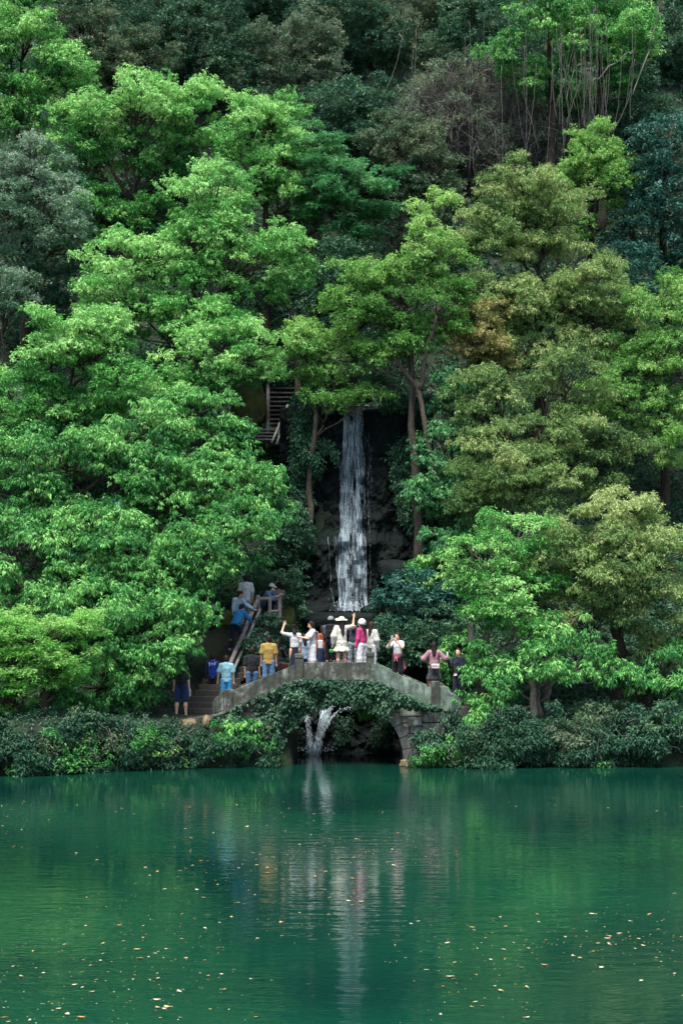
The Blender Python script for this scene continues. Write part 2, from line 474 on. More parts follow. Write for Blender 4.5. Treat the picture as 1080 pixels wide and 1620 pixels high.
def waterfall():
    lev = np.array([(637, 546, 573), (660, 546, 573), (690, 545, 572), (712, 542, 572), (760, 540, 572), (800, 540, 571), (842, 540, 571), (850, 536, 576), (900, 538, 577), (945, 539, 578), (966, 539, 578)], float)
    root = thing("waterfall", "tall thin white waterfall dropping down the dark rock face", "waterfall", at(560, 968, 51.4))
    O = np.array(root.location)
    def path(u, wob_, seed, y0=637, y1=966, n=46):
        ys = np.linspace(y0, y1, n)
        l = np.interp(ys, lev[:, 0], lev[:, 1]); r = np.interp(ys, lev[:, 0], lev[:, 2])
        xs = l + (r - l) * np.clip(u + 0.25 * vnoise(np.stack([ys * 0.012, np.full(n, u * 7), np.full(n, seed)], -1), 4) + wob_ * vnoise(np.stack([ys * 0.05, np.full(n, seed * 1.3), np.zeros(n)], -1), 8), -0.05, 1.05)
        Yd = 51.6
        X = (xs - CX) * Yd / F; Z = CAMZ + (HZ - ys) * Yd / F
        return np.stack([X, cliff_y(X, Z) - 0.10, Z], -1)
    veil, string = Acc(), Acc()
    r = np.random.default_rng(5)
    for k in range(34):
        u = r.choice([0.12, 0.3, 0.5, 0.86, 0.95]) + r.normal(0, 0.09)
        s = r.uniform(0, 99)
        y0 = 637 if r.random() < 0.62 else r.uniform(680, 870); y1 = r.uniform(940, 968) if r.random() < 0.7 else r.uniform(y0 + 60, 966)
        p = path(np.clip(u, 0, 1), 0.12, s, y0, y1)
        ribbon(string, p + np.array([0, -r.uniform(0, 0.12), 0]), r.uniform(0.008, 0.026) * (0.6 + 0.7 * np.abs(vnoise(np.stack([p[:, 2] * 1.9, np.full(len(p), s), np.zeros(len(p))], -1), 3))))
    for k in range(20):
        s = r.uniform(0, 99)
        p = path(r.uniform(0.0, 1.0), 0.10, s)
        ribbon(veil, p + np.array([0, 0.02 + 0.004 * k, 0]), r.uniform(0.06, 0.15))
    for k in range(3):   # thin side strings fanning off the ledge
        x0 = r.uniform(518, 530); x1 = r.uniform(522, 540); n = 16
        ys = np.linspace(848, 960, n); xs = np.linspace(x0, x1, n) + r.normal(0, 1.0, n)
        X = (xs - CX) * 51.6 / F; Z = CAMZ + (HZ - ys) * 51.6 / F
        ribbon(string, np.stack([X, cliff_y(X, Z) - 0.08, Z], -1), r.uniform(0.008, 0.016))
    for k in range(6):
        x0 = r.uniform(574, 592); n = 20; y1 = r.uniform(760, 950)
        ys = np.linspace(r.uniform(645, 760), y1, n); xs = x0 + r.normal(0, 1.2, n)
        X = (xs - CX) * 51.6 / F; Z = CAMZ + (HZ - ys) * 51.6 / F
        ribbon(string, np.stack([X, cliff_y(X, Z) - 0.08, Z], -1), r.uniform(0.006, 0.012))
    string.build("strand", fall_mat("fall_strand", 0.36, 0.86, 20, 2.4), root, smooth=False, origin=O)
    veil.build("veil", fall_mat("fall_veil", 0.40, 1.0, 30, 1.4), root, smooth=False, origin=O)
    # splash where it meets the basin
    r2 = np.random.default_rng(9); n = 220
    c = at(556, 966, 51.2) + r2.normal(0, 1, (n, 3)) * np.array([0.30, 0.15, 0.20])
    drops(c, r2.uniform(0.005, 0.014, n), "spray", root, O)

def drops(c, s, name, root, O):
    n = len(c)
    d = np.array([(0, 0, 1.3), (1, 0, 0), (0, 1, 0), (-1, 0, 0), (0, -1, 0), (0, 0, -1.0)], float)
    v = (c[:, None, :] + d[None] * s[:, None, None]).reshape(-1, 3) - O
    t = np.array([(0, 1, 2), (0, 2, 3), (0, 3, 4), (0, 4, 1), (5, 2, 1), (5, 3, 2), (5, 4, 3), (5, 1, 4)])
    f = (t[None] + (np.arange(n) * 6)[:, None, None]).reshape(-1, 3)
    if "spray" not in M:
        M["spray"] = noise_mat("spray", [(0.3, (0.7, 0.8, 0.86)), (0.7, (0.82, 0.9, 0.94))], bump=0, rough=0.4)
    tag(mesh_np(name, v, f, M["spray"], root, smooth=True), kind="stuff")

def lower_fall():
    root = thing("cascade", "forked white cascade pouring under the stone bridge arch", "waterfall", at(497, 1202, 47.3))
    O = np.array(root.location)
    Y0 = 47.0
    S, V = Acc(), Acc()
    r = np.random.default_rng(15)
    routes = [([(490, 1118), (481, 1130), (485, 1146), (489, 1168), (492, 1202)], 5, 13), ([(562, 1120), (538, 1125), (520, 1142), (507, 1166), (500, 1202)], 2, 4), ([(514, 1102), (514, 1116), (509, 1138), (502, 1166), (497, 1202)], 5, 18), ([(524, 1104), (523, 1116), (519, 1132), (508, 1160), (502, 1202)], 4, 14)]
    for pts, spread, cnt in routes:
        pts = np.array(pts, float)
        for k in range(cnt):
            t = np.linspace(0, 1, 22); tk = np.linspace(0, 1, len(pts))
            xs = np.interp(t, tk, pts[:, 0]) + r.normal(0, spread * 0.42) + 3.0 * vnoise(np.stack([t * 7, np.full(22, k * 3.1), np.full(22, spread)], -1), 2)
            ys = np.interp(t, tk, pts[:, 1]) + (r.normal(0, 1.2) * np.sin(t * np.pi))
            X = (xs - CX) * Y0 / F; Z = CAMZ + (HZ - ys) * Y0 / F
            Yy = np.array([ledge_y(a, b) for a, b in zip(X, Z)]) - r.uniform(0.08, 0.2)
            ribbon(S if k % 3 else V, np.stack([X, Yy, Z], -1), r.uniform(0.012, 0.034) * (.5 + np.abs(vnoise(np.stack([t * 9, np.full(22, k * 1.7), np.zeros(22)], -1), 6)) * 1.6) if k % 3 else r.uniform(0.05, 0.10))
    S.build("strand", fall_mat("cascade_strand", 0.40, 0.64, 24, 8), root, smooth=False, origin=O)
    V.build("veil", fall_mat("cascade_veil", 0.44, 0.85, 26, 7), root, smooth=False, origin=O)
    cs = []
    for pts, spread, cnt in routes:
        pts = np.array(pts, float); t = r.random(110); tk = np.linspace(0, 1, len(pts))
        xs = np.interp(t, tk, pts[:, 0]) + r.normal(0, spread * .8, 110); ys = np.interp(t, tk, pts[:, 1]) + r.normal(0, 3, 110)
        X = (xs - CX) * Y0 / F; Z = CAMZ + (HZ - ys) * Y0 / F
        cs.append(np.stack([X, np.array([ledge_y(a, b) for a, b in zip(X, Z)]) - r.uniform(.1, .3, 110), Z], -1))
    cs = np.vstack(cs)
    drops(cs, r.uniform(.004, .011, len(cs)), "spray", root, O)
    n = 120
    c = at(497, 1204, 46.9); c = c + r.normal(0, 1, (n, 3)) * np.array([0.30, 0.12, 0.05]); c[:, 2] = np.abs(c[:, 2] - 0.02)
    drops(c, r.uniform(0.010, 0.024, n), "spray", root, O)
waterfall()
lower_fall()
# ------------------------------------------------------------------ foliage
def nrm(a):
    return a / (np.linalg.norm(a, axis=-1, keepdims=True) + 1e-9)

def leaf_mesh(P0, D, Lh, Wd, r, fold=0.25, droop=0.12, upr=0.6):
    """one folded pointed leaf (two triangles) per row"""
    n = len(P0)
    up = np.array([0, 0, 1.0]) + r.normal(0, upr, (n, 3))
    S = nrm(np.cross(D, up))
    Nn = np.cross(S, D)
    Lh = Lh[:, None]; Wd = Wd[:, None]
    tip = P0 + D * Lh; tip[:, 2] -= droop * Lh[:, 0]
    mid = P0 + D * Lh * 0.42
    a = mid + S * Wd * 0.5 + Nn * Wd * fold
    b = mid - S * Wd * 0.5 + Nn * Wd * fold
    v = np.stack([P0, a, tip, b], 1).reshape(-1, 3)
    k = np.arange(n)[:, None] * 4
    f = np.stack([k + np.array([0, 1, 2]), k + np.array([0, 2, 3])], 1).reshape(-1, 3)
    return v, f

STYLE = {   # leaf length, width, leaves per tip, mean pitch (deg), pitch spread, puff radius (m), dome flatness, leaf area index, tone
    "spring": dict(L=0.118, W=0.040, k=9, el=-36, sd=26, pr=0.50, flat=0.82, lai=3.9, tone=0.50),
    "green":  dict(L=0.142, W=0.043, k=9, el=-52, sd=20, pr=0.48, flat=0.85, lai=3.9, tone=0.42),
    "maple":  dict(L=0.100, W=0.029, k=9, el=-14, sd=18, pr=0.40, flat=0.50, lai=3.8, tone=0.5),
    "glauc":  dict(L=0.122, W=0.036, k=9, el=5, sd=30, pr=0.42, flat=0.65, lai=3.9, tone=0.5),
    "brown":  dict(L=0.118, W=0.040, k=8, el=-15, sd=32, pr=0.42, flat=0.65, lai=3.4, tone=0.45),
    "dark":   dict(L=0.138, W=0.052, k=8, el=-15, sd=30, pr=0.50, flat=0.65, lai=3.6, tone=0.42),
    "olive":  dict(L=0.105, W=0.030, k=10, el=-38, sd=28, pr=0.50, flat=0.82, lai=4.2, tone=0.45),
    "gold":   dict(L=0.105, W=0.030, k=10, el=-38, sd=28, pr=0.42, flat=0.70, lai=3.9, tone=0.5),
    "lime":   dict(L=0.108, W=0.037, k=9, el=-26, sd=30, pr=0.44, flat=0.80, lai=3.9, tone=0.5),
    "teal":   dict(L=0.175, W=0.056, k=8, el=-14, sd=26, pr=0.42, flat=0.65, lai=3.6, tone=0.45),
    "jade":   dict(L=0.140, W=0.042, k=9, el=-16, sd=20, pr=0.50, flat=0.32, lai=3.6, tone=0.5),
    "grey":   dict(L=0.108, W=0.035, k=8, el=-20, sd=32, pr=0.42, flat=0.70, lai=3.6, tone=0.5),
    "bare":   dict(L=0.120, W=0.040, k=6, el=-15, sd=32, pr=0.42, flat=0.7, lai=1.7, tone=0.45),
}

def crown_points(lobes, st, Y, r, back=0.35):
    """lobes in photo pixels -> puff centres -> twig tips. Returns puffs (centre, radius, lobe) and tips (pos, puff index)"""
    pc, pr, pl, tips, tpuff, tone = [], [], [], [], [], []
    la = 0.5 * st["L"] * st["W"] * st["k"]
    for li, lb in enumerate(lobes):
        cx, cy, rx, ry = lb[:4]
        dY = lb[4] if len(lb) > 4 else 0.0
        tn = lb[5] if len(lb) > 5 else 0.0
        Yl = Y + dY
        c = at(cx, cy, Yl); a = px2m(rx, Yl); b = px2m(ry, Yl)
        d = 0.80 * math.sqrt(a * b)
        area = math.pi * a * b
        m = max(4, int(area / (st["pr"] ** 2 * 0.72) * 1.35))
        u = nrm(r.normal(0, 1, (m * 3, 3)))
        keep = (u[:, 1] < 0.25) | (r.random(m * 3) < back)
        u = u[keep][:m]
        rad = np.where(r.random(len(u)) < 0.76, r.uniform(0.74, 1.03, len(u)), r.uniform(0.2, 0.75, len(u)))
        cen = c + u * rad[:, None] * np.array([a, d, b])
        ps = st["pr"] * r.uniform(0.60, 1.30, len(u))
        # uneven outline: push some puffs out and leave holes
        hole = fbm(cen * 0.75 + 11.3, 41, 3)
        ok = hole > -0.19
        cen, ps, u = cen[ok], ps[ok], u[ok]
        cen = cen + u * np.clip(hole[ok], 0, 1)[:, None] * 0.55
        n0 = len(pc)
        pc += list(cen); pr += list(ps); pl += [li] * len(cen)
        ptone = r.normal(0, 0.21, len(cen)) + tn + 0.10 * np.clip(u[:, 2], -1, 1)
        nt_ = area * st["lai"] / la
        w = ps ** 2; w = w / w.sum()
        cnt = np.maximum(6, (nt_ * w)).astype(int)
        for q in range(len(cen)):
            v = nrm(r.normal(0, 1, (cnt[q], 3)))
            v[:, 2] = np.where(v[:, 2] < -0.25, -v[:, 2] * 0.6, v[:, 2])
            rr = np.sqrt(r.uniform(0.12, 1.0, cnt[q]))[:, None]
            tips.append(cen[q] + v * rr * ps[q] * np.array([1, 1, st["flat"]]))
            tpuff.append(np.full(cnt[q], n0 + q)); tone.append(np.full(cnt[q], ptone[q]))
    return np.array(pc), np.array(pr), np.array(pl), np.vstack(tips), np.concatenate(tpuff), np.concatenate(tone)

def leaves_from_tips(tips, cen, tone, st, r):
    n, k = len(tips), st["k"]
    out = nrm(tips - cen)
    T = np.repeat(tips, k, 0); O = np.repeat(out, k, 0)
    m = n * k
    ph = r.uniform(0, 2 * np.pi, m)
    el = np.radians(r.normal(st["el"], st["sd"], m))
    D = np.stack([np.cos(ph) * np.cos(el), np.sin(ph) * np.cos(el), np.sin(el)], -1)
    D = nrm(D + O * 0.45)
    Lh = st["L"] * r.uniform(0.65, 1.2, m); Wd = st["W"] * r.uniform(0.75, 1.25, m)
    P0 = T + D * 0.015 + r.normal(0, 0.030, (m, 3))
    v, f = leaf_mesh(P0, D, Lh, Wd, r)
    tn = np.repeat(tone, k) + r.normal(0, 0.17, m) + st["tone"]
    return v, f, np.repeat(np.clip(tn, 0, 1), 4)

TREES = []
def tree(name, label, cat, style, base, Y, lobes, seed, trunk_px=9, mat="bark", fork=0.35, stems=None, group=None, twigs=True, leafmat=None, lean=0.0, bz=None, extra=None):
    st = STYLE[style]
    r = np.random.default_rng(seed)
    bx, bY = base
    X0 = (bx - CX) * bY / F
    z0 = float(ground(X0, bY)) - 0.15 if bz is None else bz
    O = np.array([X0, bY, z0])
    root = thing(name, label, cat, O, group=group)
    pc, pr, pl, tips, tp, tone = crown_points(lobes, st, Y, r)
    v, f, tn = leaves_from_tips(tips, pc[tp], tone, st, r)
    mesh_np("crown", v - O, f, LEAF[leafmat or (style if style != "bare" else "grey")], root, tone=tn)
    # trunk, limbs to every lobe, twigs to the puffs
    A = Acc()
    top = pc[:, 2].max(); low = np.percentile(pc[:, 2], 12)
    cm = pc.mean(0)
    rt = px2m(trunk_px, Y) * 0.5
    fk = O + np.array([(cm[0] - O[0]) * 0.55, (cm[1] - O[1]) * 0.6, 0]); fk[2] = max(O[2] + 0.6, low + (top - low) * fork - 0.3)
    heads = []
    for sx in (stems or [0.0]):
        b0 = O + np.array([sx * 0.25, 0, 0]); f1 = fk + np.array([sx, 0, 0])
        midp = (b0 + f1) / 2 + np.array([(O[0] - fk[0]) * 0.28 + lean, 0, 0.0])
        p = wob(bez(b0, midp, f1, 12), 0.22, seed + 3)
        rr = np.linspace(rt * 1.15, rt * 0.62, 12); rr[0] *= 1.5; rr[1] *= 1.12
        A.tube(p, rr, 9)
        heads.append(p)
    if extra:
        for pts, w0, w1 in extra:      # more stems, given in photo pixels
            q = np.array([at(*t) for t in pts])
            t = np.linspace(0, 1, 14); tk = np.linspace(0, 1, len(q))
            q = np.stack([np.interp(t, tk, q[:, c]) for c in range(3)], -1)
            A.tube(wob(q, 0.10, seed + 21), np.linspace(px2m(w0, Y), px2m(w1, Y), 14) * 0.5, 8)
    for li in range(len(lobes)):
        sel = pl == li
        if not sel.any():
            continue
        c = pc[sel].mean(0); c[2] -= 0.25
        hp = heads[li % len(heads)]
        k0 = int(np.clip(np.searchsorted(hp[:, 2], c[2] - 1.2), 5, len(hp) - 1))
        s = hp[k0]
        mid = s * 0.45 + c * 0.55 + np.array([0, 0, 0.25 + 0.1 * r.normal()])
        limb = wob(bez(s, mid, c, 10), 0.35, seed + 31 + li)
        A.tube(limb, np.linspace(rt * 0.36, max(0.02, rt * 0.12), 10), 6)
        if twigs:
            for q in np.nonzero(sel)[0]:
                i = r.integers(4, 10)
                e = pc[q] + np.array([0, 0, pr[q] * 0.2])
                A.tube(wob(bez(limb[i], limb[i] * 0.4 + e * 0.6 + r.normal(0, 0.12, 3), e, 5), 0.12, int(q)), np.linspace(0.024, 0.008, 5), 4)
    if style == "bare":
        for q in range(len(pc)):
            for _ in range(6):
                e = pc[q] + r.normal(0, 0.25, 3) + np.array([0, -0.2, -0.15])
                s = pc[r.integers(len(pc))] if r.random() < 0.15 else pc[q] - np.array([r.normal(0, .5), r.normal(0, .3), r.uniform(0.3, 1.6)])
                A.tube(wob(bez(s, (s + e) / 2 + r.normal(0, 0.2, 3), e, 7), 0.2, int(q * 7 + _)), np.linspace(0.012, 0.005, 7), 3)
    A.build("trunk", M[mat], root, origin=O)
    return root

BL = "broadleaf_tree"
EV = "evergreen_tree"
# front row at the water's edge, photo left to right
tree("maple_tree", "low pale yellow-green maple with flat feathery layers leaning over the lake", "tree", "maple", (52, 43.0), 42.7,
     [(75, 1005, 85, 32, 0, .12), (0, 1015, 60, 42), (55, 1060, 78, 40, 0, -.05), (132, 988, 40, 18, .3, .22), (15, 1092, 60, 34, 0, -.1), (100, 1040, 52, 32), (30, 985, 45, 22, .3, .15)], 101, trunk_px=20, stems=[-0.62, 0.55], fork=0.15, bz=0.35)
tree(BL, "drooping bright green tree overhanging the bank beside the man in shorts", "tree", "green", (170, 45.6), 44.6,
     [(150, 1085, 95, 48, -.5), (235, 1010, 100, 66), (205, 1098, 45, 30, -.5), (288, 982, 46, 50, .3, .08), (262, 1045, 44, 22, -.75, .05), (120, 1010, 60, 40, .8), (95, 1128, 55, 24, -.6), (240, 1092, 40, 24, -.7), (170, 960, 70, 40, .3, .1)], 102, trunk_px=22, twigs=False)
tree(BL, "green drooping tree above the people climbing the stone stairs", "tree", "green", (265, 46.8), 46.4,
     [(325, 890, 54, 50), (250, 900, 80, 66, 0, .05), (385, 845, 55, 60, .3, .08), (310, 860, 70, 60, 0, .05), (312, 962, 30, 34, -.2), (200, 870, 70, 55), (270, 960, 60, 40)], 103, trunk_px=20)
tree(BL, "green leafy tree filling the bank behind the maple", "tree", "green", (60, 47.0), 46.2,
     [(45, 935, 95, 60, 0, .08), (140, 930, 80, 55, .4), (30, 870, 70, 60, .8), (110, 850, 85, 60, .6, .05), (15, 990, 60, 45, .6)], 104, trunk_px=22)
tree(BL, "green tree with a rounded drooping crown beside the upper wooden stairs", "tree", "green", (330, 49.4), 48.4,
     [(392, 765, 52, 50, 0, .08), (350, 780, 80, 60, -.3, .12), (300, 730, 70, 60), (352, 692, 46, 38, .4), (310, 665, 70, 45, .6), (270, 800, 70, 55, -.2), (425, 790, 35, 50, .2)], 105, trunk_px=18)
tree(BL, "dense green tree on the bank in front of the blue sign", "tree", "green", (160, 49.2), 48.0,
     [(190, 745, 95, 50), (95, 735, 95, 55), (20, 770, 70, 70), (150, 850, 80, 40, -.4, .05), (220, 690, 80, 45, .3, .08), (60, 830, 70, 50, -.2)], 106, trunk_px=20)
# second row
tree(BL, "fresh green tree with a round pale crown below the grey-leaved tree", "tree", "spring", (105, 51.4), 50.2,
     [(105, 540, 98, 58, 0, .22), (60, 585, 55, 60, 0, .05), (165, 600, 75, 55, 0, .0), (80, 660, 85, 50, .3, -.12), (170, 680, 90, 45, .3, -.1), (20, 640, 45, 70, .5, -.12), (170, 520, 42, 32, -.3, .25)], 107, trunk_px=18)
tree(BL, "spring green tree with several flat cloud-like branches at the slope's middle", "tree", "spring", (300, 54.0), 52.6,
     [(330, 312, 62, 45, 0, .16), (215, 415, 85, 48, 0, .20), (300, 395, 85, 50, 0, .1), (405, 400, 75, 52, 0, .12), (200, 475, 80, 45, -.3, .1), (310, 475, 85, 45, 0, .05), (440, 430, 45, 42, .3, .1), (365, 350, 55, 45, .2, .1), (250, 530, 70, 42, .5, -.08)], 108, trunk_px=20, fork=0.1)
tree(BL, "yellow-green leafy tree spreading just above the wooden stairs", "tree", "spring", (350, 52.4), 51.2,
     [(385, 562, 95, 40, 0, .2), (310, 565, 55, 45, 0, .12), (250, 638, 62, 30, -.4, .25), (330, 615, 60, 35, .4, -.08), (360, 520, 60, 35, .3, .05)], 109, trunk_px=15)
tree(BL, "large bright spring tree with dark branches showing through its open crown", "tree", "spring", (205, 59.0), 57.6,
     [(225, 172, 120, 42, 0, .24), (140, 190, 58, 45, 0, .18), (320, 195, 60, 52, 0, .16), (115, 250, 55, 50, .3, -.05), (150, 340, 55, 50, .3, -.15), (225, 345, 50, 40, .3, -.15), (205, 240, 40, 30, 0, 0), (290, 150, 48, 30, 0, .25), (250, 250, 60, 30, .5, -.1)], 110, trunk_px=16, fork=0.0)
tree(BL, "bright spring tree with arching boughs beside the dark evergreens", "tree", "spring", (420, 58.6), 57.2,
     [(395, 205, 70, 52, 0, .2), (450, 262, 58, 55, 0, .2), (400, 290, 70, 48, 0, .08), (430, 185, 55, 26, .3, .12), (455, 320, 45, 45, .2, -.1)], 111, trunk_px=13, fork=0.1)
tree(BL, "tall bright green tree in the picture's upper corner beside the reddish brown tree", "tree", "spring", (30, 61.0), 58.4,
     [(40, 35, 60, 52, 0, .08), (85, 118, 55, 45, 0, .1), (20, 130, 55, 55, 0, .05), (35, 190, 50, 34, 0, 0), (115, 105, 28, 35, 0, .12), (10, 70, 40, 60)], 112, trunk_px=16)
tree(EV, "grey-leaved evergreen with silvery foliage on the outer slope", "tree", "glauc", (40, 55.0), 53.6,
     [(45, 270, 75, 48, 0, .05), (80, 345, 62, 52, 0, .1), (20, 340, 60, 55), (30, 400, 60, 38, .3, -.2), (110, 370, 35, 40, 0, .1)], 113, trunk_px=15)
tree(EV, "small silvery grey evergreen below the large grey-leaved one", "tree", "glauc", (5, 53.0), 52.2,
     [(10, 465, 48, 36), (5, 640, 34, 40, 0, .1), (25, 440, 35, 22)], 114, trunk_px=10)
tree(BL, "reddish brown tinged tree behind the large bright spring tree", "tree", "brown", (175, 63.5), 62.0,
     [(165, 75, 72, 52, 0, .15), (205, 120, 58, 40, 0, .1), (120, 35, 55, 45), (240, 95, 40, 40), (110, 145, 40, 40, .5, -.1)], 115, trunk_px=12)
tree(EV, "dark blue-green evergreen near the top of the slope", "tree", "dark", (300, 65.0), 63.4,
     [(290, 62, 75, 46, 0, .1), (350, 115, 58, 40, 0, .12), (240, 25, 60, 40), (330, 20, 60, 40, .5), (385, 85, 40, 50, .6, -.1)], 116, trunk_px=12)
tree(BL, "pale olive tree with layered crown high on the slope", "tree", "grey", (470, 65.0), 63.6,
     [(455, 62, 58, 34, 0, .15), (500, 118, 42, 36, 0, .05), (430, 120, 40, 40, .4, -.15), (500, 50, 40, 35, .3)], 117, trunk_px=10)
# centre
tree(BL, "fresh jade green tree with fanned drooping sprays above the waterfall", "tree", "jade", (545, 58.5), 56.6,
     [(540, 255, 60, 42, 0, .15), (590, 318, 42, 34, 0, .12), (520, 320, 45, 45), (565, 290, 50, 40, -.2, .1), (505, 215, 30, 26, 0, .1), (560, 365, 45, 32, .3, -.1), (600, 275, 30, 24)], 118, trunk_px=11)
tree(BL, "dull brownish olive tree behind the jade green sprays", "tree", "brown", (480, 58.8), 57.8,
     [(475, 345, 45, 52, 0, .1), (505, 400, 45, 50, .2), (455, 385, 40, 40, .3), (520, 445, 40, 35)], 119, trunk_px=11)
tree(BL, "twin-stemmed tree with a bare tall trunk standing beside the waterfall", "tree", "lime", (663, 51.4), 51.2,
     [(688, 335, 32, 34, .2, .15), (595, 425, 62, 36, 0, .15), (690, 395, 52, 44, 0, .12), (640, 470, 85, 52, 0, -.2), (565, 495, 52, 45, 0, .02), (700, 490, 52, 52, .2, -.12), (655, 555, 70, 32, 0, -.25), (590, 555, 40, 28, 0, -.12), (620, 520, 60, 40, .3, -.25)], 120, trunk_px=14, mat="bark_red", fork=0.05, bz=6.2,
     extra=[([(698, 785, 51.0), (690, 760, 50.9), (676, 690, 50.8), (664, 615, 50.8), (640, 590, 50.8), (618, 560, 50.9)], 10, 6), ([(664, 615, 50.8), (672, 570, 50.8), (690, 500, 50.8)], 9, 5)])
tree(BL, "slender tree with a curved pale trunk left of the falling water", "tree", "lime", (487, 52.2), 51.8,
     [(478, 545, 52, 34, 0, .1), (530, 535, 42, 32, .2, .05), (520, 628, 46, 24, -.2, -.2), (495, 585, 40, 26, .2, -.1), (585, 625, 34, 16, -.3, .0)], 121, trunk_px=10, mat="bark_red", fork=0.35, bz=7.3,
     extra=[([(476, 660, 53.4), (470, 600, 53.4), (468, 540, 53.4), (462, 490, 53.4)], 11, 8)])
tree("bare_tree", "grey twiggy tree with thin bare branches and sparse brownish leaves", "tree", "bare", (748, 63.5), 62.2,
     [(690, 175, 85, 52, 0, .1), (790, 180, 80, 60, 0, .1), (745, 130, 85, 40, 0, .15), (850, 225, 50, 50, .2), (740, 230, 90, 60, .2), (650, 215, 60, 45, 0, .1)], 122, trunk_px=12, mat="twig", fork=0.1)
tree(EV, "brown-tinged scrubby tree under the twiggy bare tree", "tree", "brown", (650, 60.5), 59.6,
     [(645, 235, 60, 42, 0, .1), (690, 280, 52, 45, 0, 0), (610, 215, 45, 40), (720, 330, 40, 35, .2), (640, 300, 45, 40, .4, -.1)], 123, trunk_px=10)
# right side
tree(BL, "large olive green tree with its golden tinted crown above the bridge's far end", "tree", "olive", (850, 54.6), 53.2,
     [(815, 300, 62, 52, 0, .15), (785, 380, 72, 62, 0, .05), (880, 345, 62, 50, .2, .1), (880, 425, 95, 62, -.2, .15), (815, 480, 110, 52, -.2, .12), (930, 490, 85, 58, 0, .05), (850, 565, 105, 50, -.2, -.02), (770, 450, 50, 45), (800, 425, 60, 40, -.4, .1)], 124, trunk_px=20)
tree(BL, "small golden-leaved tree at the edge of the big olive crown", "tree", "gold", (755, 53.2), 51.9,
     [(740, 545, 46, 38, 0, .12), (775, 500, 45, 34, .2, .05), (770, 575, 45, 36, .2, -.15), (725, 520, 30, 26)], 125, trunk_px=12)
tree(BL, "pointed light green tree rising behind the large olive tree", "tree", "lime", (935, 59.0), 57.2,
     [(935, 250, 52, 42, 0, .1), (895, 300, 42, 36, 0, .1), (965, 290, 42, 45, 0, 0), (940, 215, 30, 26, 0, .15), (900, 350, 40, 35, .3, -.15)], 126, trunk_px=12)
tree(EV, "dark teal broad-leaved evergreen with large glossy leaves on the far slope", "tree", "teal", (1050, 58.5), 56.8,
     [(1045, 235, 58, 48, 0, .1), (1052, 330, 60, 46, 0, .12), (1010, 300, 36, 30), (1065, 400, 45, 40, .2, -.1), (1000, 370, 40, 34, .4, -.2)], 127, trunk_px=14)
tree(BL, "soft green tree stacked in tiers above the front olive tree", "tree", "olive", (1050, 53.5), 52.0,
     [(1055, 475, 52, 48, 0, .1), (1050, 575, 58, 62, 0, 0), (985, 635, 70, 50, 0, .0), (1065, 680, 50, 55, -.3, .05), (1000, 560, 45, 40, .4, -.2)], 128, trunk_px=14, leafmat="lime")
tree(BL, "mid slope olive tree between the bare trunk and the front olive tree", "tree", "olive", (830, 50.4), 49.4,
     [(795, 725, 82, 48, 0, .08), (742, 775, 50, 52, .2, -.1), (880, 690, 78, 44, .2, .0), (860, 780, 85, 50, -.2, -.08), (955, 725, 72, 46, .2, -.12), (775, 665, 52, 40, .4, -.12), (900, 610, 70, 40, .8, -.05), (770, 620, 60, 42, .8, -.15)], 129, trunk_px=16)
tree(BL, "large front olive tree with a broad rounded crown overhanging the lake", "tree", "olive", (975, 46.8), 45.8,
     [(960, 830, 95, 48, 0, .2), (1040, 885, 75, 70, 0, .12), (920, 905, 80, 58, -.2, .12), (990, 960, 95, 60, -.2, .0), (1060, 1020, 50, 50, 0, -.08), (905, 860, 52, 48, 0, .1), (1000, 890, 80, 60, -.4, .12), (930, 985, 70, 45, 0, -.05)], 130, trunk_px=20)
tree(BL, "bright fresh green tree with a slim grey trunk behind the man in navy", "tree", "lime", (755, 45.9), 45.2,
     [(755, 885, 48, 38, 0, .12), (815, 850, 55, 42, .2, .0), (785, 940, 60, 42, -.1, .1), (735, 920, 30, 34, 0, .1), (830, 990, 55, 34, 0, .0), (770, 970, 40, 28), (850, 910, 40, 45, .3, -.15)], 131, trunk_px=15, mat="bark_pale", fork=0.1,
     extra=[([(757, 1085, 45.4), (752, 1040, 45.3), (746, 1000, 45.2), (740, 950, 45.2)], 15, 11)], leafmat="spring")
tree(BL, "low leafy tree on two upright trunks at the water's edge", "tree", "green", (848, 45.2), 44.5,
     [(845, 1045, 62, 30, 0, .12), (915, 1055, 62, 34, 0, .08), (795, 1030, 42, 36, .2, -.05), (768, 1105, 36, 34, -.2, .12), (790, 1075, 40, 30, 0, 0), (900, 1005, 60, 30, .3, -.05)], 132, trunk_px=14, mat="bark_pale", fork=0.3,
     extra=[([(846, 1135, 44.6), (843, 1095, 44.6), (842, 1055, 44.6)], 13, 10), ([(866, 1130, 45.2), (864, 1090, 45.2), (868, 1050, 45.2)], 12, 10)])
tree(BL, "low green tree under the front olive crown at the picture's edge", "tree", "green", (1020, 45.6), 44.7,
     [(1000, 1062, 55, 36, 0, -.05), (1055, 1075, 45, 34), (960, 1085, 45, 30, .2, -.1), (1050, 1025, 45, 32, .4, -.1)], 134, trunk_px=11)
tree(BL, "slim dark green tree between the tall bare trunk and the olive crowns", "tree", "green", (715, 51.8), 50.9,
     [(705, 705, 42, 46, 0, .0), (690, 780, 42, 48, 0, -.02), (722, 630, 38, 50, .2, -.1), (730, 830, 50, 45, 0, -.05), (705, 860, 40, 34, -.2, 0), (760, 700, 30, 60, .3, -.1)], 133, trunk_px=10, leafmat="jade")
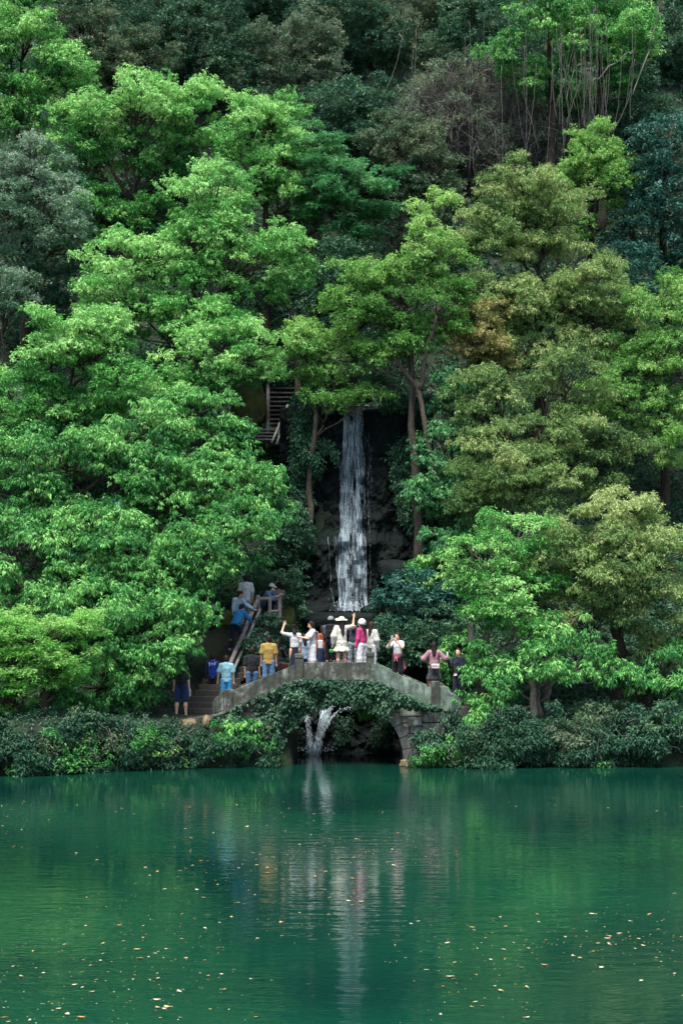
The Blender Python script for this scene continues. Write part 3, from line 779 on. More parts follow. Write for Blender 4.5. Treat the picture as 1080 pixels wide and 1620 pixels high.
# trees that close the slope at the top
TOP = [(40, -40, "dark", "dark tree at the very top corner behind the tall bright one"), (170, -30, "brown", "brownish tree cut by the top edge beside the dark evergreen"), (420, -10, "dark", "dark green tree cut by the top edge above the pale olive tree"),
       (540, 20, "dark", "shadowy evergreen high between the pale olive and grey-green trees"), (610, 55, "grey", "grey-green bushy tree high on the slope above the jade sprays"), (690, 20, "grey", "dull grey-green tree near the top edge above the twiggy tree"),
       (770, 40, "dark", "dark evergreen near the top edge behind the twiggy tree"), (868, 32, "green", "mid green leafy tree at the top above the hanging vines"), (950, 30, "spring", "light green tree at the top edge draped with vines"),
       (1050, 60, "dark", "deep green tree at the top corner beside the leaning dark trunk")]
for i, (cx, cy, s, lab) in enumerate(TOP):
    rr = np.random.default_rng(300 + i)
    Yt = 66.5 + (i % 3) * 1.3 if i not in (7, 8) else 60.4
    lob = [(cx + rr.normal(0, 8), cy, 66, 48, 0, .1), (cx - 48, cy + 45 + rr.normal(0, 8), 48, 42, .3, 0), (cx + 48, cy + 42 + rr.normal(0, 8), 50, 42, .2, 0), (cx + rr.normal(0, 12), cy - 52, 56, 42, .5), (cx, cy + 85, 48, 36, .5, -.1)]
    tree(EV if s == "dark" else BL, lab, "tree", s, (cx, Yt + 1.2), Yt, lob, 300 + i, trunk_px=12, twigs=False)
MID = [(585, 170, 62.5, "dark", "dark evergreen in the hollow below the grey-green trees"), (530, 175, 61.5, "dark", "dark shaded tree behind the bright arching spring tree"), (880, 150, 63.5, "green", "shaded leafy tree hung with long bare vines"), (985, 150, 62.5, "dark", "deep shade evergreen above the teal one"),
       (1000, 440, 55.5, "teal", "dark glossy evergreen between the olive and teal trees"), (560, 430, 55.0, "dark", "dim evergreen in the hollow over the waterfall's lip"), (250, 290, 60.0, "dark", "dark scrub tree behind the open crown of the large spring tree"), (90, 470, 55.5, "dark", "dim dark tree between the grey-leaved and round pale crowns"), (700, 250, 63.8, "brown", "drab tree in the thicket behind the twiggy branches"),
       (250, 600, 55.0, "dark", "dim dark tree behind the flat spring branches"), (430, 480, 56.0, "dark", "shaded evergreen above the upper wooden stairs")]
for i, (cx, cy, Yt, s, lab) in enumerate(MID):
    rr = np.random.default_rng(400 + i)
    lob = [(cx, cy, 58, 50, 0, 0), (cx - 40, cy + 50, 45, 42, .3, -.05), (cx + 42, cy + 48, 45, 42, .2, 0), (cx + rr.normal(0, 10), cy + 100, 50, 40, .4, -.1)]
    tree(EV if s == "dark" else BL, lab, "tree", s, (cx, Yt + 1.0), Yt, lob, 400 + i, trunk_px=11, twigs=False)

# ------------------------------------------------------------------ shrubs that stand out one by one
def shrub(label, px, py, rx, ry, Y, style, seed, el=None, base=None):
    st = dict(STYLE[style])
    if el is not None: st["el"] = el
    st["pr"] = 0.30
    r = np.random.default_rng(seed)
    X0 = (px - CX) * Y / F
    zb = CAMZ + (HZ - (py + ry)) * Y / F
    O = np.array([X0, Y + 0.15, zb])
    root = thing("shrub", label, "shrub", O)
    lobes = [(px, py, rx, ry), (px - rx * .55, py + ry * .35, rx * .5, ry * .6, -.1), (px + rx * .55, py + ry * .3, rx * .5, ry * .6, .1)]
    pc, pr, pl, tips, tp, tone = crown_points(lobes, st, Y, r)
    v, f, tn = leaves_from_tips(tips, pc[tp], tone, st, r)
    mesh_np("foliage", v - O, f, LEAF[style], root, tone=tn)
    A = Acc()
    for q in range(0, len(pc), 2):
        A.tube(wob(bez(O + r.normal(0, .08, 3), (O + pc[q]) / 2 + r.normal(0, .1, 3), pc[q], 6), .08, q), np.linspace(.02, .006, 6), 4)
    A.build("stem", M["bark"], root, origin=O)

shrub("broad dark teal shrub beside the foot of the waterfall", 655, 950, 62, 46, 49.6, "teal", 501)
shrub("dark green shrub below the teal one, behind the bridge parapet", 640, 1010, 60, 40, 48.6, "dark", 502)
shrub("dark leafy shrub behind the long-haired woman", 700, 1010, 50, 50, 48.0, "dark", 503)
shrub("green shrub on the slope between the stair railings and the bridge", 422, 1012, 24, 34, 48.4, "dark", 504)
shrub("dark green shrub filling the corner between the stair rail and the bridge people", 410, 1030, 22, 34, 47.1, "dark", 519)
shrub("shaded shrub on the slope behind the white-bloused woman", 440, 925, 46, 40, 50.2, "dark", 505)
shrub("dim dark shrub beneath the curved pale trunk", 455, 850, 34, 56, 51.6, "dark", 506)
shrub("leafy green shrub at the bridge's corner beside the pale stone blocks", 372, 1165, 36, 32, 43.6, "green", 507)
shrub("yellowish small shrub on the low bank wall", 255, 1195, 36, 18, 43.0, "lime", 508)
shrub("fern-like green shrub at the foot of the forked maple trunk", 25, 1195, 36, 30, 41.9, "dark", 509)  # bank shade put into the leaf colour through the dark style
shrub("bushy shrub hanging beside the arch's stone ring", 704, 1188, 32, 20, 43.7, "dark", 510)
shrub("bright green shrub below the navy-clad man", 745, 1150, 34, 30, 43.9, "green", 511)
shrub("pale flowering shrub under the low leafy tree", 905, 1165, 44, 26, 43.8, "grey", 512)
shrub("green clump growing on the rock inside the arch", 592, 1122, 26, 16, 47.0, "green", 513)
shrub("dark shrub at the bank's far corner under the front olive tree", 1030, 1150, 52, 34, 43.9, "dark", 514)
shrub("dark low shrub between the two upright trunks and the lake", 830, 1180, 52, 26, 43.7, "dark", 515)
shrub("dense green shrub on the bank below the man in shorts", 190, 1180, 48, 30, 42.8, "dark", 516)
shrub("leafy shrub on the slope behind the man holding a drink", 735, 1045, 36, 44, 47.2, "green", 517)
shrub("dark shrub on the slope between the tall trunk and the teal shrub", 690, 900, 42, 40, 50.6, "green", 518)

# ------------------------------------------------------------------ ground cover nobody could count
def undergrowth():
    r = np.random.default_rng(77)
    V, Fc, T = [], [], []
    off = 0
    def scatter(n, Y0, Y1, Lm, mat_bias, xlim=None, seed=0, lift=0.25):
        nonlocal off
        Y = r.uniform(Y0, Y1, n)
        hw = 0.25 * Y + 1.5
        X = r.uniform(-1, 1, n) * hw
        if xlim: X = r.uniform(xlim[0], xlim[1], n)
        Z = ground(X, Y)
        k = (np.abs(X - 0.6) > 1.9) | (Y > 53.5) | (np.abs(X - .6) > 1.5) & (r.random(n) < .5)
        stairway = (X > -4.9) & (X < -1.6) & (Y > 44.4) & (Y < 50.2) & (Z < 4.6) & (X < -1.9 )
        path = (Y + bank_shift(X) > 44.4) & (Y + bank_shift(X) < 46.2) & (X < -3.2) & (X > -5.7)
        deck = (X > -4.2) & (X < 4.0) & (Y < 46.9)
        k &= ~path & ~stairway & ~deck
        X, Y, Z = X[k], Y[k], Z[k]; m = len(X)
        cl = fbm(np.stack([X * 1.3, Y * 1.3, Z * 1.3], -1), 51, 3)
        kk = 5
        P0 = np.repeat(np.stack([X, Y - 0.03, Z + r.uniform(0, lift, m) * (0.6 + cl)], -1), kk, 0) + r.normal(0, 0.05, (m * kk, 3))
        ph = r.uniform(0, 2 * np.pi, m * kk); el = np.radians(r.normal(-5, 35, m * kk))
        D = np.stack([np.cos(ph) * np.cos(el), np.sin(ph) * np.cos(el) - 0.35, np.sin(el)], -1); D = nrm(D)
        v, f = leaf_mesh(P0, D, Lm * r.uniform(.6, 1.3, m * kk), Lm * .38 * r.uniform(.7, 1.3, m * kk), r)
        V.append(v); Fc.append(f + off); off += len(v)
        T.append(np.repeat(np.clip(0.4 + np.repeat(cl, kk) * 0.6 + r.normal(0, .12, m * kk) + mat_bias, 0, 1), 4))
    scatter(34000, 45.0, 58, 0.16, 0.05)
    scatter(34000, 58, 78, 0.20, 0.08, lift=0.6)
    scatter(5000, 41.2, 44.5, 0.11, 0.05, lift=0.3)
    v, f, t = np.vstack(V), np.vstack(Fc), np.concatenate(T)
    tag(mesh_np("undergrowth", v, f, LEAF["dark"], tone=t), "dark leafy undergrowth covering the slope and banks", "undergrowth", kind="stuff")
undergrowth()

def bank_cover():
    """creeper, ferns and saplings hanging down the low bank walls to the water, each kind in patches of its own"""
    r = np.random.default_rng(78)
    def layer(name, label, style, n, seed, lo, Lf, Wf, el, hmin, hmax, out, tone):
        X = np.concatenate([r.uniform(-10.8, -1.75, n // 2), r.uniform(1.95, 11.2, n // 2)])
        crest = hmin + (hmax - hmin) * np.clip(.5 + 1.1 * fbm(np.stack([X * .8, np.zeros(n), np.full(n, 3.3)], -1), seed, 4), 0, 1)
        Z = crest * r.beta(1.5, 1.15, n) + .03
        cl = fbm(np.stack([X * .9, Z * 1.2, np.zeros(n)], -1), seed + 1, 4)
        Yf = 43.75 - bank_shift(X) - .75 * np.clip(fbm(np.stack([X * .45, np.zeros(n), np.full(n, 7.7)], -1), 555, 4) + .12, 0, 1) * (np.abs(X - .2) > 3.2)
        bul = out * np.clip(cl + .30, 0, 1) + .30 * fbm(np.stack([X * 2.1, Z * 2.3, np.ones(n)], -1), seed + 2, 3)
        Y = Yf - .06 - bul + .20 * np.maximum(Z - .6, 0) + r.normal(0, .05, n)
        px = CX + X * F / Y
        stone = (px > 590) & (px < 668) & ((Z > .28) | (px < 645)) | (px >= 668) & (px < 724) & (Z > .66) | (px > 335) & (px < 345) & (Z > 1.0)
        k = (cl > lo) & ~((px > 330) & (px < 735) & (Z > 1.25)) & ~stone & ~((px > 278) & (px < 318) & (Z > 1.0)) & ~((px > 440) & (px < 645))
        X, Y, Z, cl = X[k], Y[k], Z[k], cl[k]; m = len(X); kk = 5
        P0 = np.repeat(np.stack([X, Y, Z], -1), kk, 0) + r.normal(0, .05, (m * kk, 3))
        ph = r.uniform(0, 2 * np.pi, m * kk); e = np.radians(r.normal(el, 28, m * kk))
        D = nrm(np.stack([np.cos(ph) * np.cos(e), np.sin(ph) * np.cos(e) - .45, np.sin(e)], -1))
        v, f = leaf_mesh(P0, D, Lf * r.uniform(.6, 1.3, m * kk), Wf * r.uniform(.7, 1.3, m * kk), r)
        t = np.repeat(np.clip(tone + np.repeat(cl, kk) * .5 + r.normal(0, .14, m * kk), 0, 1), 4)
        tag(mesh_np(name, v, f, LEAF[style], tone=t), label, name.replace("_", " "), kind="stuff")
    layer("creeper", "dark leafy creeper hanging over both lake banks", "ivy", 15000, 61, -.12, .105, .048, -32, .55, 1.75, .42, .36)
    layer("fern_growth", "green fern-like growth in patches along the lake banks", "dark", 9000, 161, .06, .13, .040, -22, .7, 1.9, .75, .12)  # dark leaf style and low tone stand in for tree shade on the bank
    layer("saplings", "brighter green saplings dotted along the lake banks", "green", 5000, 461, .20, .13, .040, -25, .8, 1.8, .60, .22)
    layer("brown_growth", "brownish dry growth in patches on the lake banks", "brown", 4500, 261, .16, .10, .036, -20, .8, 1.9, .42, .35)
    layer("weeds", "dark thin weeds at the foot of the lake banks", "dark", 6000, 361, -.05, .13, .030, -40, .35, 1.0, .35, .15)
    # dead twigs and hanging roots between the leaves
    A = Acc()
    for q in range(110):
        x = r.uniform(-10.5, 10.8)
        if -4.1 < x < 3.9: continue
        yf = 43.7 - float(bank_shift(x)) - r.uniform(.05, .35); z = r.uniform(.3, 1.7)
        e = np.array([x + r.normal(0, .35), yf - r.uniform(.05, .35), max(.03, z - r.uniform(.1, .9))])
        s0 = np.array([x, yf, z])
        A.tube(wob(bez(s0, (s0 + e) / 2 + np.array([0, -.15, .1]), e, 7), .12, q), np.linspace(.010, .004, 7), 4)
    tag(A.build("dead_twigs", M["twig"]), "thin dead twigs and roots hanging over the lake banks", "twigs", kind="stuff")
bank_cover()

def cliff_growth():
    """ferns and hanging leaves on the sides and the lip of the cliff"""
    r = np.random.default_rng(83)
    n = 9000
    X = r.uniform(-1.75, 3.2, n); Z = r.uniform(4.0, 12.3, n)
    d = np.abs(X - .62)
    cl = fbm(np.stack([X * .9, Z * .7, np.zeros(n)], -1), 87, 4)
    edge = 1.30 + .60 * sstep(10.5, 7.5, Z) - .9 * (Z > 11.75) * (np.abs(X - .45) > .42)
    k = (d + cl * 1.1 > edge) & ((np.abs(X - .42) > .5))
    X, Z, cl = X[k], Z[k], cl[k]; m = len(X); kk = 6
    Y = cliff_y(X, Z) - .05 - .35 * np.clip(cl + .2, 0, 1) - r.uniform(0, .12, m) - .25 * sstep(11.5, 12.0, Z)
    P0 = np.repeat(np.stack([X, Y, Z], -1), kk, 0) + r.normal(0, .06, (m * kk, 3))
    ph = r.uniform(0, 2 * np.pi, m * kk); e = np.radians(r.normal(-30, 28, m * kk))
    D = nrm(np.stack([np.cos(ph) * np.cos(e), np.sin(ph) * np.cos(e) - .5, np.sin(e)], -1))
    v, f = leaf_mesh(P0, D, .15 * r.uniform(.6, 1.3, m * kk), .05 * r.uniform(.7, 1.3, m * kk), r)
    t = np.repeat(np.clip(.32 + np.repeat(cl, kk) * .6 + r.normal(0, .14, m * kk), 0, 1), 4)
    tag(mesh_np("cliff_growth", v, f, LEAF["dark"], tone=t), "dark ferns and hanging leaves framing the wet cliff", "ferns", kind="stuff")
cliff_growth()

def ledge_growth():
    r = np.random.default_rng(85)
    n = 2600
    X = r.uniform(-2.2, 2.6, n); Z = r.uniform(.25, 3.4, n)
    cl = fbm(np.stack([X * 1.4, Z * 1.4, np.zeros(n)], -1), 97, 4)
    px = CX + X * F / 47.2
    k = (cl > .02) & ~((px > 474) & (px < 530) & (Z < 2.3)) & ~((px > 505) & (px < 556) & (Z > 1.2) & (Z < 2.2))
    X, Z, cl = X[k], Z[k], cl[k]; m = len(X); kk = 6
    Y = np.array([ledge_y(a, b) for a, b in zip(X, Z)]) - .12 - r.uniform(0, .15, m)
    P0 = np.repeat(np.stack([X, Y, Z], -1), kk, 0) + r.normal(0, .05, (m * kk, 3))
    ph = r.uniform(0, 2 * np.pi, m * kk); e = np.radians(r.normal(-35, 28, m * kk))
    D = nrm(np.stack([np.cos(ph) * np.cos(e), np.sin(ph) * np.cos(e) - .5, np.sin(e)], -1))
    v, f = leaf_mesh(P0, D, .10 * r.uniform(.6, 1.3, m * kk), .045 * r.uniform(.7, 1.3, m * kk), r)
    t = np.repeat(np.clip(.30 + r.normal(0, .18, m * kk), 0, 1), 4)
    tag(mesh_np("ledge_growth", v, f, LEAF["ivy"], tone=t), "dark ferns hanging on the rock behind the bridge arch", "ferns", kind="stuff")
ledge_growth()

def vines():
    r = np.random.default_rng(79)
    A = Acc()
    for k in range(48):
        x = r.choice([r.uniform(860, 1010), r.uniform(640, 860), r.uniform(880, 960)]); Y = r.uniform(58.9, 59.6)
        y0 = r.uniform(5, 110); y1 = y0 + r.uniform(110, 240)
        n = 22
        ys = np.linspace(y0, y1, n); xs = x + np.cumsum(np.cumsum(r.normal(0, .35, n)) * .5 + r.normal(0, .5, n)) + r.normal(0, 18) * np.linspace(0, 1, n) ** 2
        A.tube(np.array([at(a, b, Y) for a, b in zip(xs, ys)]), r.uniform(.005, .010), 4)
    for (p0, p1, w) in [((1000, 80), (935, 130), .05), ((1040, 10), (1000, 150), .045), ((905, 60), (895, 160), .03)]:
        w *= .6; a, b = at(*p0, 59.4), at(*p1, 59.4)
        A.tube(wob(bez(a, (a + b) / 2 + np.array([.3, 0, .4]), b, 14), .4, 5), w, 6)
    tag(A.build("vines", M["twig"]), "long grey bare vines hanging from the trees near the top", "vines", kind="stuff")
vines()
# ------------------------------------------------------------------ stone helpers
def prism_bm(poly, y0, y1, bm=None, bevel=0.012, jitter=0.0, seed=0, seg=0.0):
    """poly: list of (x, z), extruded from y0 to y1; returns a bmesh"""
    own = bmesh.new()
    r = random.Random(seed)
    vs0 = [own.verts.new((x + r.uniform(-jitter, jitter), y0 + r.uniform(-jitter, jitter), z + r.uniform(-jitter, jitter))) for x, z in poly]
    vs1 = [own.verts.new((v.co.x, y1, v.co.z)) for v in vs0]
    n = len(poly)
    own.faces.new(vs0); own.faces.new(vs1[::-1])
    for i in range(n):
        own.faces.new((vs0[i], vs1[i], vs1[(i + 1) % n], vs0[(i + 1) % n]))
    bmesh.ops.recalc_face_normals(own, faces=own.faces)
    if bevel:
        bmesh.ops.bevel(own, geom=list(own.edges), offset=bevel, segments=2, affect='EDGES', profile=0.6, clamp_overlap=True)
    if bm is None:
        return own
    me = bpy.data.meshes.new("tmp"); own.to_mesh(me); own.free(); bm.from_mesh(me); bpy.data.meshes.remove(me)
    return bm

YB0, YB1 = 44.0, 46.55           # front and back face of the bridge
def q44(px, py):
    a = at(px, py, YB0); return (a[0], a[2])

bridge = thing("stone_bridge", "small mossy stone arch bridge crowded with visitors over the cascade", "bridge", (0, YB0, 0))
BO = np.array([0, YB0, 0.0])
def part(name, bm, mat, parent=bridge, smooth=False):
    bmesh.ops.translate(bm, verts=bm.verts, vec=(0, -YB0, 0))
    o = mesh_bm(name, bm, mat, parent, smooth)
    return o

def parapets(y0, y1):
    P_ = lambda *pts: [q44(*p) for p in pts]
    part("parapet_panel", prism_bm(P_((369, 1092), (466, 1052), (466, 1077), (369, 1119)), y0, y1, jitter=.008, seed=1), M["parapet"])
    part("parapet_panel", prism_bm(P_((480, 1048), (579, 1048), (579, 1076), (480, 1076)), y0, y1, jitter=.006, seed=2), M["parapet"])
    part("parapet_panel", prism_bm(P_((592, 1050), (682, 1089), (682, 1117), (592, 1077)), y0, y1, jitter=.008, seed=3), M["parapet_green"])
    for px0, px1, t, b in ((466.3, 479.7, 1042, 1082), (579.3, 591.7, 1040, 1082), (682.3, 695, 1078, 1124), (355, 368.7, 1091, 1124)):
        po = part("post", prism_bm(P_((px0, t), (px1, t), (px1, b), (px0, b)), y0 - .035, y1 + .035, bevel=.02), M["parapet"])
        if px0 in (466.3, 579.3):
            part("post_cap", prism_bm(P_((px0 - .7, t - 8), (px1 + .7, t - 8), (px1 + .7, t - .3), (px0 - .7, t - .3)), y0 - .05, y1 + .05, bevel=.035), M["parapet"], po)
    part("end_scroll", prism_bm(P_((695.4, 1087), (704, 1085), (710, 1088), (713, 1096), (720, 1098), (726, 1104), (728, 1113), (727, 1121), (695.4, 1124)), y0 + .01, y1 - .01, bevel=.03), M["parapet_green"])
    part("end_scroll", prism_bm(P_((354.6, 1093), (348, 1095), (345, 1101), (339, 1105), (336, 1113), (337, 1130), (354.6, 1124)), y0 + .01, y1 - .01, bevel=.03), M["parapet"])
parapets(YB0, YB0 + 0.24)
parapets(YB1 - 0.24, YB1)

TOPL = np.array([(336, 1131), (369, 1119.5), (466, 1077.5), (480, 1076.5), (592, 1077.5), (682, 1117.5), (729, 1124)], float)
ACX, AHW, ACZ = (540 - CX) * YB0 / F, 99 * YB0 / F, 0.10         # arch centre, half width, springing height
ARI = 2.03 - ACZ                                                   # rise
def arch_z(x, grow=0.0):
    t = np.clip(np.abs(x - ACX) / (AHW + grow), 0, 1)
    return ACZ + (ARI + grow) * np.sqrt(np.maximum(0, 1 - t * t))
def top_z(x):
    px = x * F / YB0 + CX
    return CAMZ + (HZ - np.interp(px, TOPL[:, 0], TOPL[:, 1])) * YB0 / F

def spandrel():
    x0 = (337 - CX) * YB0 / F; x1 = (728 - CX) * YB0 / F
    t = np.linspace(0, np.pi, 49)
    xs = np.unique(np.concatenate([np.linspace(x0, ACX - AHW, 16), ACX - AHW * np.cos(t), np.linspace(ACX + AHW, x1, 16)]))
    inside = np.abs(xs - ACX) < AHW - 1e-6
    zt = top_z(xs) - 0.10
    zb = np.where(inside, arch_z(xs), -0.6)
    yf, yb = YB0 + .03, YB1 - .03
    V, Fs = [], []
    def grid(pa, pb, k):
        base = len(V)
        for s in np.linspace(0, 1, k + 1):
            V.extend(list(pa * (1 - s) + pb * s))
        n = len(pa)
        for a in range(k):
            for b in range(n - 1):
                Fs.append((base + a * n + b, base + a * n + b + 1, base + (a + 1) * n + b + 1, base + (a + 1) * n + b))
    def strip(sel, y, flip):
        x = xs[sel]
        lo = np.stack([x, np.full(len(x), y), zb[sel]], -1); hi = np.stack([x, np.full(len(x), y), zt[sel]], -1)
        grid(lo, hi, 8)
    iL = np.nonzero(xs <= ACX - AHW + 1e-6)[0]; iR = np.nonzero(xs >= ACX + AHW - 1e-6)[0]
    iM = np.nonzero(np.abs(xs - ACX) <= AHW + 1e-6)[0]
    for y in (yf, yb):
        strip(iL, y, 0); strip(iR, y, 0)
        x = xs[iM]; zz = arch_z(x); zz[0] = zz[-1] = ACZ
        grid(np.stack([x, np.full(len(x), y), zz], -1), np.stack([x, np.full(len(x), y), zt[iM]], -1), 6)
    # vault under the arch and the legs down to the lake bed
    x = xs[iM]; zz = arch_z(x); zz[0] = zz[-1] = ACZ
    x = np.concatenate([[x[0]], x, [x[-1]]]); zz = np.concatenate([[-.6], zz, [-.6]])
    grid(np.stack([x, np.full(len(x), yf), zz], -1), np.stack([x, np.full(len(x), yb), zz], -1), 6)
    grid(np.stack([xs, np.full(len(xs), yf), zt], -1), np.stack([xs, np.full(len(xs), yb), zt], -1), 2)
    for xe, ze in ((xs[0], zt[0]), (xs[-1], zt[-1])):
        a = np.array([(xe, yf, -.6), (xe, yf, ze)]); b = np.array([(xe, yb, -.6), (xe, yb, ze)])
        grid(a, b, 2)
    v = np.array(V)
    d = fbm(v * 2.3, 71, 4)
    v[:, 1] += np.where(v[:, 1] < YB0 + .5, d * .05, 0)
    mesh_np("spandrel_wall", v - BO, np.array(Fs), M["masonry"], bridge)
spandrel()

def arch_ring():
    bm = bmesh.new()
    nst = 17
    for k in range(nst):
        a0 = math.pi * k / nst + .006; a1 = math.pi * (k + 1) / nst - .006
        poly = []
        for a in (a0, (a0 + a1) / 2, a1):
            poly.append((ACX - (AHW - .02) * math.cos(a), ACZ + (ARI - .02) * math.sin(a)))
        g = .25
        for a in (a1, (a0 + a1) / 2, a0):
            poly.append((ACX - (AHW + g) * math.cos(a), ACZ + (ARI + g) * math.sin(a)))
        prism_bm(poly, YB0 - .03 - .012 * (k % 3), YB0 + .32, bm, bevel=.012, jitter=.006, seed=k)
    part("arch_ring", bm, M["ringstone"])
arch_ring()

def coping(y0, y1):
    pts = [q44(*p) for p in TOPL]
    up = pts; dn = [(x, z - .085) for x, z in pts][::-1]
    part("string_course", prism_bm(up + dn, y0, y1, bevel=.015), M["parapet"])
coping(YB0 - .085, YB0 + .30)
coping(YB1 - .30, YB1 + .05)

def deck():
    xs = np.linspace((338 - CX) * YB0 / F, (727 - CX) * YB0 / F, 40)
    bm = bmesh.new()
    top = [(x, float(top_z(x)) + .02) for x in xs]
    prism_bm(top + [(x, z - .10) for x, z in top[::-1]], YB0 + .305, YB1 - .305, bm, bevel=0)
    part("deck", bm, M["stair_stone"])
deck()

# exposed pale blocks of the abutment at the far end of the bridge
def blocks():
    r = random.Random(4)
    rows = [(1119, 1133, [(633, 664)]), (1127, 1142, [(668, 690), (691, 719)]), (1135, 1148, [(645, 666)]), (1144, 1160, [(668, 694), (696, 721)]), (1150, 1166, [(655, 667)]), (1162, 1178, [(659, 690)]), (1180, 1196, [(660, 688)])]
    for t, b, cols in rows:
        for a, c in cols:
            bm = prism_bm([q44(a, t), q44(c, t + r.uniform(-1, 1)), q44(c, b), q44(a, b)], YB0 - .02 - r.uniform(0, .05), YB0 + .25, bevel=.012, jitter=.018, seed=a)
            o = part("facing_block", bm, M["masonry_block"])
M["masonry_block"] = stone_mat("masonry_block", (0.13, 0.14, 0.12), (0.03, 0.034, 0.028), (0.40, 0.43, 0.38), (0.025, 0.06, 0.022))
blocks()

def bridge_ivy():
    r = np.random.default_rng(81)
    n = 9000
    X = r.uniform((337 - CX) * YB0 / F, (727 - CX) * YB0 / F, n)
    zt = top_z(X) + .03
    inside = np.abs(X - ACX) < AHW
    zb = np.where(inside, arch_z(X) - .04 - (.08 + .55 * np.clip(fbm(np.stack([X * 2.2, np.zeros(n), np.zeros(n)], -1), 89, 4) + .1, 0, 1)) * (X < ACX + 1.1), 0.0)
    Z = zb + (zt - zb) * r.random(n)
    px = X * F / YB0 + CX; py = HZ - (Z - CAMZ) * F / YB0
    cl = fbm(np.stack([X * 1.5, Z * 1.5, np.zeros(n)], -1), 83, 4)
    # where the photo shows the stone bare: right of the arch, a strip under the parapet, the pale corner blocks
    dens = np.full(n, 0.72) + cl * 1.5
    dens -= (1.5 - 1.15 * sstep(640, 660, px)) * sstep(598, 618, px) * sstep(1112, 1122, py)
    dens -= 0.9 * sstep(590, 606, px) * sstep(646, 630, px) * sstep(1092, 1098, py) * sstep(1112, 1106, py)
    dens -= 0.55 * (py < 1096) * sstep(440, 360, px)
    dens -= 0.9 * sstep(376, 360, px)
    dens += 0.5 * (px > 640) * sstep(1104, 1112, py) * sstep(1126, 1118, py)
    dens -= 0.15 * sstep(1118, 1135, py) * sstep(640, 660, px)
    k = r.random(n) < np.clip(dens, 0, 1)
    # keep the arch opening itself clear
    X, Z, cl = X[k], Z[k], cl[k]
    m = len(X)
    bulge = .05 + .38 * np.clip(cl + .30, 0, 1) + r.uniform(0, .05, m)
    kk = 4
    P0 = np.repeat(np.stack([X, YB0 - bulge, Z], -1), kk, 0) + r.normal(0, .035, (m * kk, 3))
    ph = r.uniform(0, 2 * np.pi, m * kk); el = np.radians(r.normal(-42, 26, m * kk))
    D = nrm(np.stack([np.cos(ph) * np.cos(el), -.55 + .4 * np.sin(ph) * np.cos(el), np.sin(el)], -1))
    v, f = leaf_mesh(P0, D, .095 * r.uniform(.6, 1.3, m * kk), .075 * r.uniform(.7, 1.2, m * kk), r, fold=.12, droop=.2, upr=.35)
    t = np.repeat(np.clip(.36 + np.repeat(cl, kk) * .6 + np.repeat(r.normal(0, .16, m), kk) + r.normal(0, .20, m * kk), 0, 1), 4)
    root = thing("ivy", "dark glossy ivy hanging over the face of the stone bridge", "ivy", (0, YB0, 0))
    mesh_np("leaves", v - BO, f, LEAF["ivy"], root, tone=t)
    A = Acc()
    for q in range(60):
        x = r.uniform(-3.4, 1.6); z1 = float(top_z(x)); zlow = float(arch_z(x)) - .1 if abs(x - ACX) < AHW else .3
        z0 = zlow + (z1 - zlow) * r.uniform(0, .5)
        p = np.stack([x + np.cumsum(r.normal(0, .05, 8)), np.full(8, YB0 - .05) - .05 * r.random(8), np.linspace(z1, z0, 8)], -1)
        A.tube(p, .008, 4)
    A.build("stem", M["bark"], root, origin=BO)
bridge_ivy()

# ------------------------------------------------------------------ stones on the banks
def boulder(name, label, cat, c, size, mat, seed, rough=0.22):
    bm = bmesh.new()
    bmesh.ops.create_icosphere(bm, subdivisions=4, radius=1.0)
    co = np.array([v.co[:] for v in bm.verts])
    d = 1 + rough * fbm(co * 1.3 + seed * 5.1, seed, 4) * 1.6
    blk = np.sign(co) * np.abs(co) ** 0.7
    co = blk * d[:, None] * np.array(size)
    for v, p in zip(bm.verts, co):
        v.co = p
    o = mesh_bm(name, bm, mat, None, True)
    o.location = [float(q) for q in c]
    return tag(o, label, cat)
def px_boulder(name, label, cat, px, py, rx, ry, Y, mat, seed, dY=None):
    c = at(px, py, Y)
    boulder(name, label, cat, c, (px2m(rx, Y), dY or px2m((rx + ry) / 2, Y), px2m(ry, Y)), mat, seed)
px_boulder("boulder", "flat tan rock at the waterline beside the arch's stone ring", "rock", 648, 1207, 18, 6, 43.7, M["tan_rock"], 1)
px_boulder("boulder", "mossy rounded boulder behind the wooden lookout railing", "rock", 452, 985, 16, 26, 50.0, M["moss_rock"], 2)
px_boulder("stone_block", "tan wall block under the feet of the man in shorts", "stone", 296, 1148, 17, 11, 44.02, M["tan_rock"], 3, .35)
px_boulder("stone_block", "small upright tan block next to the bridge's scrolled end", "stone", 327, 1142, 6, 12, 44.0, M["tan_rock"], 4, .3)
px_boulder("stone_block", "pale grey corner block half hidden by ivy", "stone", 366, 1142, 9, 9, 43.92, M["rock"], 5, .3)
px_boulder("boulder", "brownish mossy rock on the bank beside the two upright trunks", "rock", 800, 1150, 34, 18, 44.2, M["moss_rock"], 6)
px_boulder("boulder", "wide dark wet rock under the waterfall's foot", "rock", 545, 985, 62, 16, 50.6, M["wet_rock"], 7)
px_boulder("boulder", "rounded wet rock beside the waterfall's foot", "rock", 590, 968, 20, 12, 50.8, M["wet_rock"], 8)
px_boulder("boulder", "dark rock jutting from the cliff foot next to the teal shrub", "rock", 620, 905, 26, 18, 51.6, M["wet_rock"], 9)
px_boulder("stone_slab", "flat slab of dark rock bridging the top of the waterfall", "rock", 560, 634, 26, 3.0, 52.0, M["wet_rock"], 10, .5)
px_boulder("retaining_wall", "mossy retaining wall beside the upper wooden stairs", "wall", 393, 645, 24, 40, 54.4, M["moss_rock"], 11, .6)
0 and px_boulder("boulder", "dull stone half buried in the bank wall below the maple", "rock", 230, 1160, 22, 10, 42.85, M["rock"], 12)
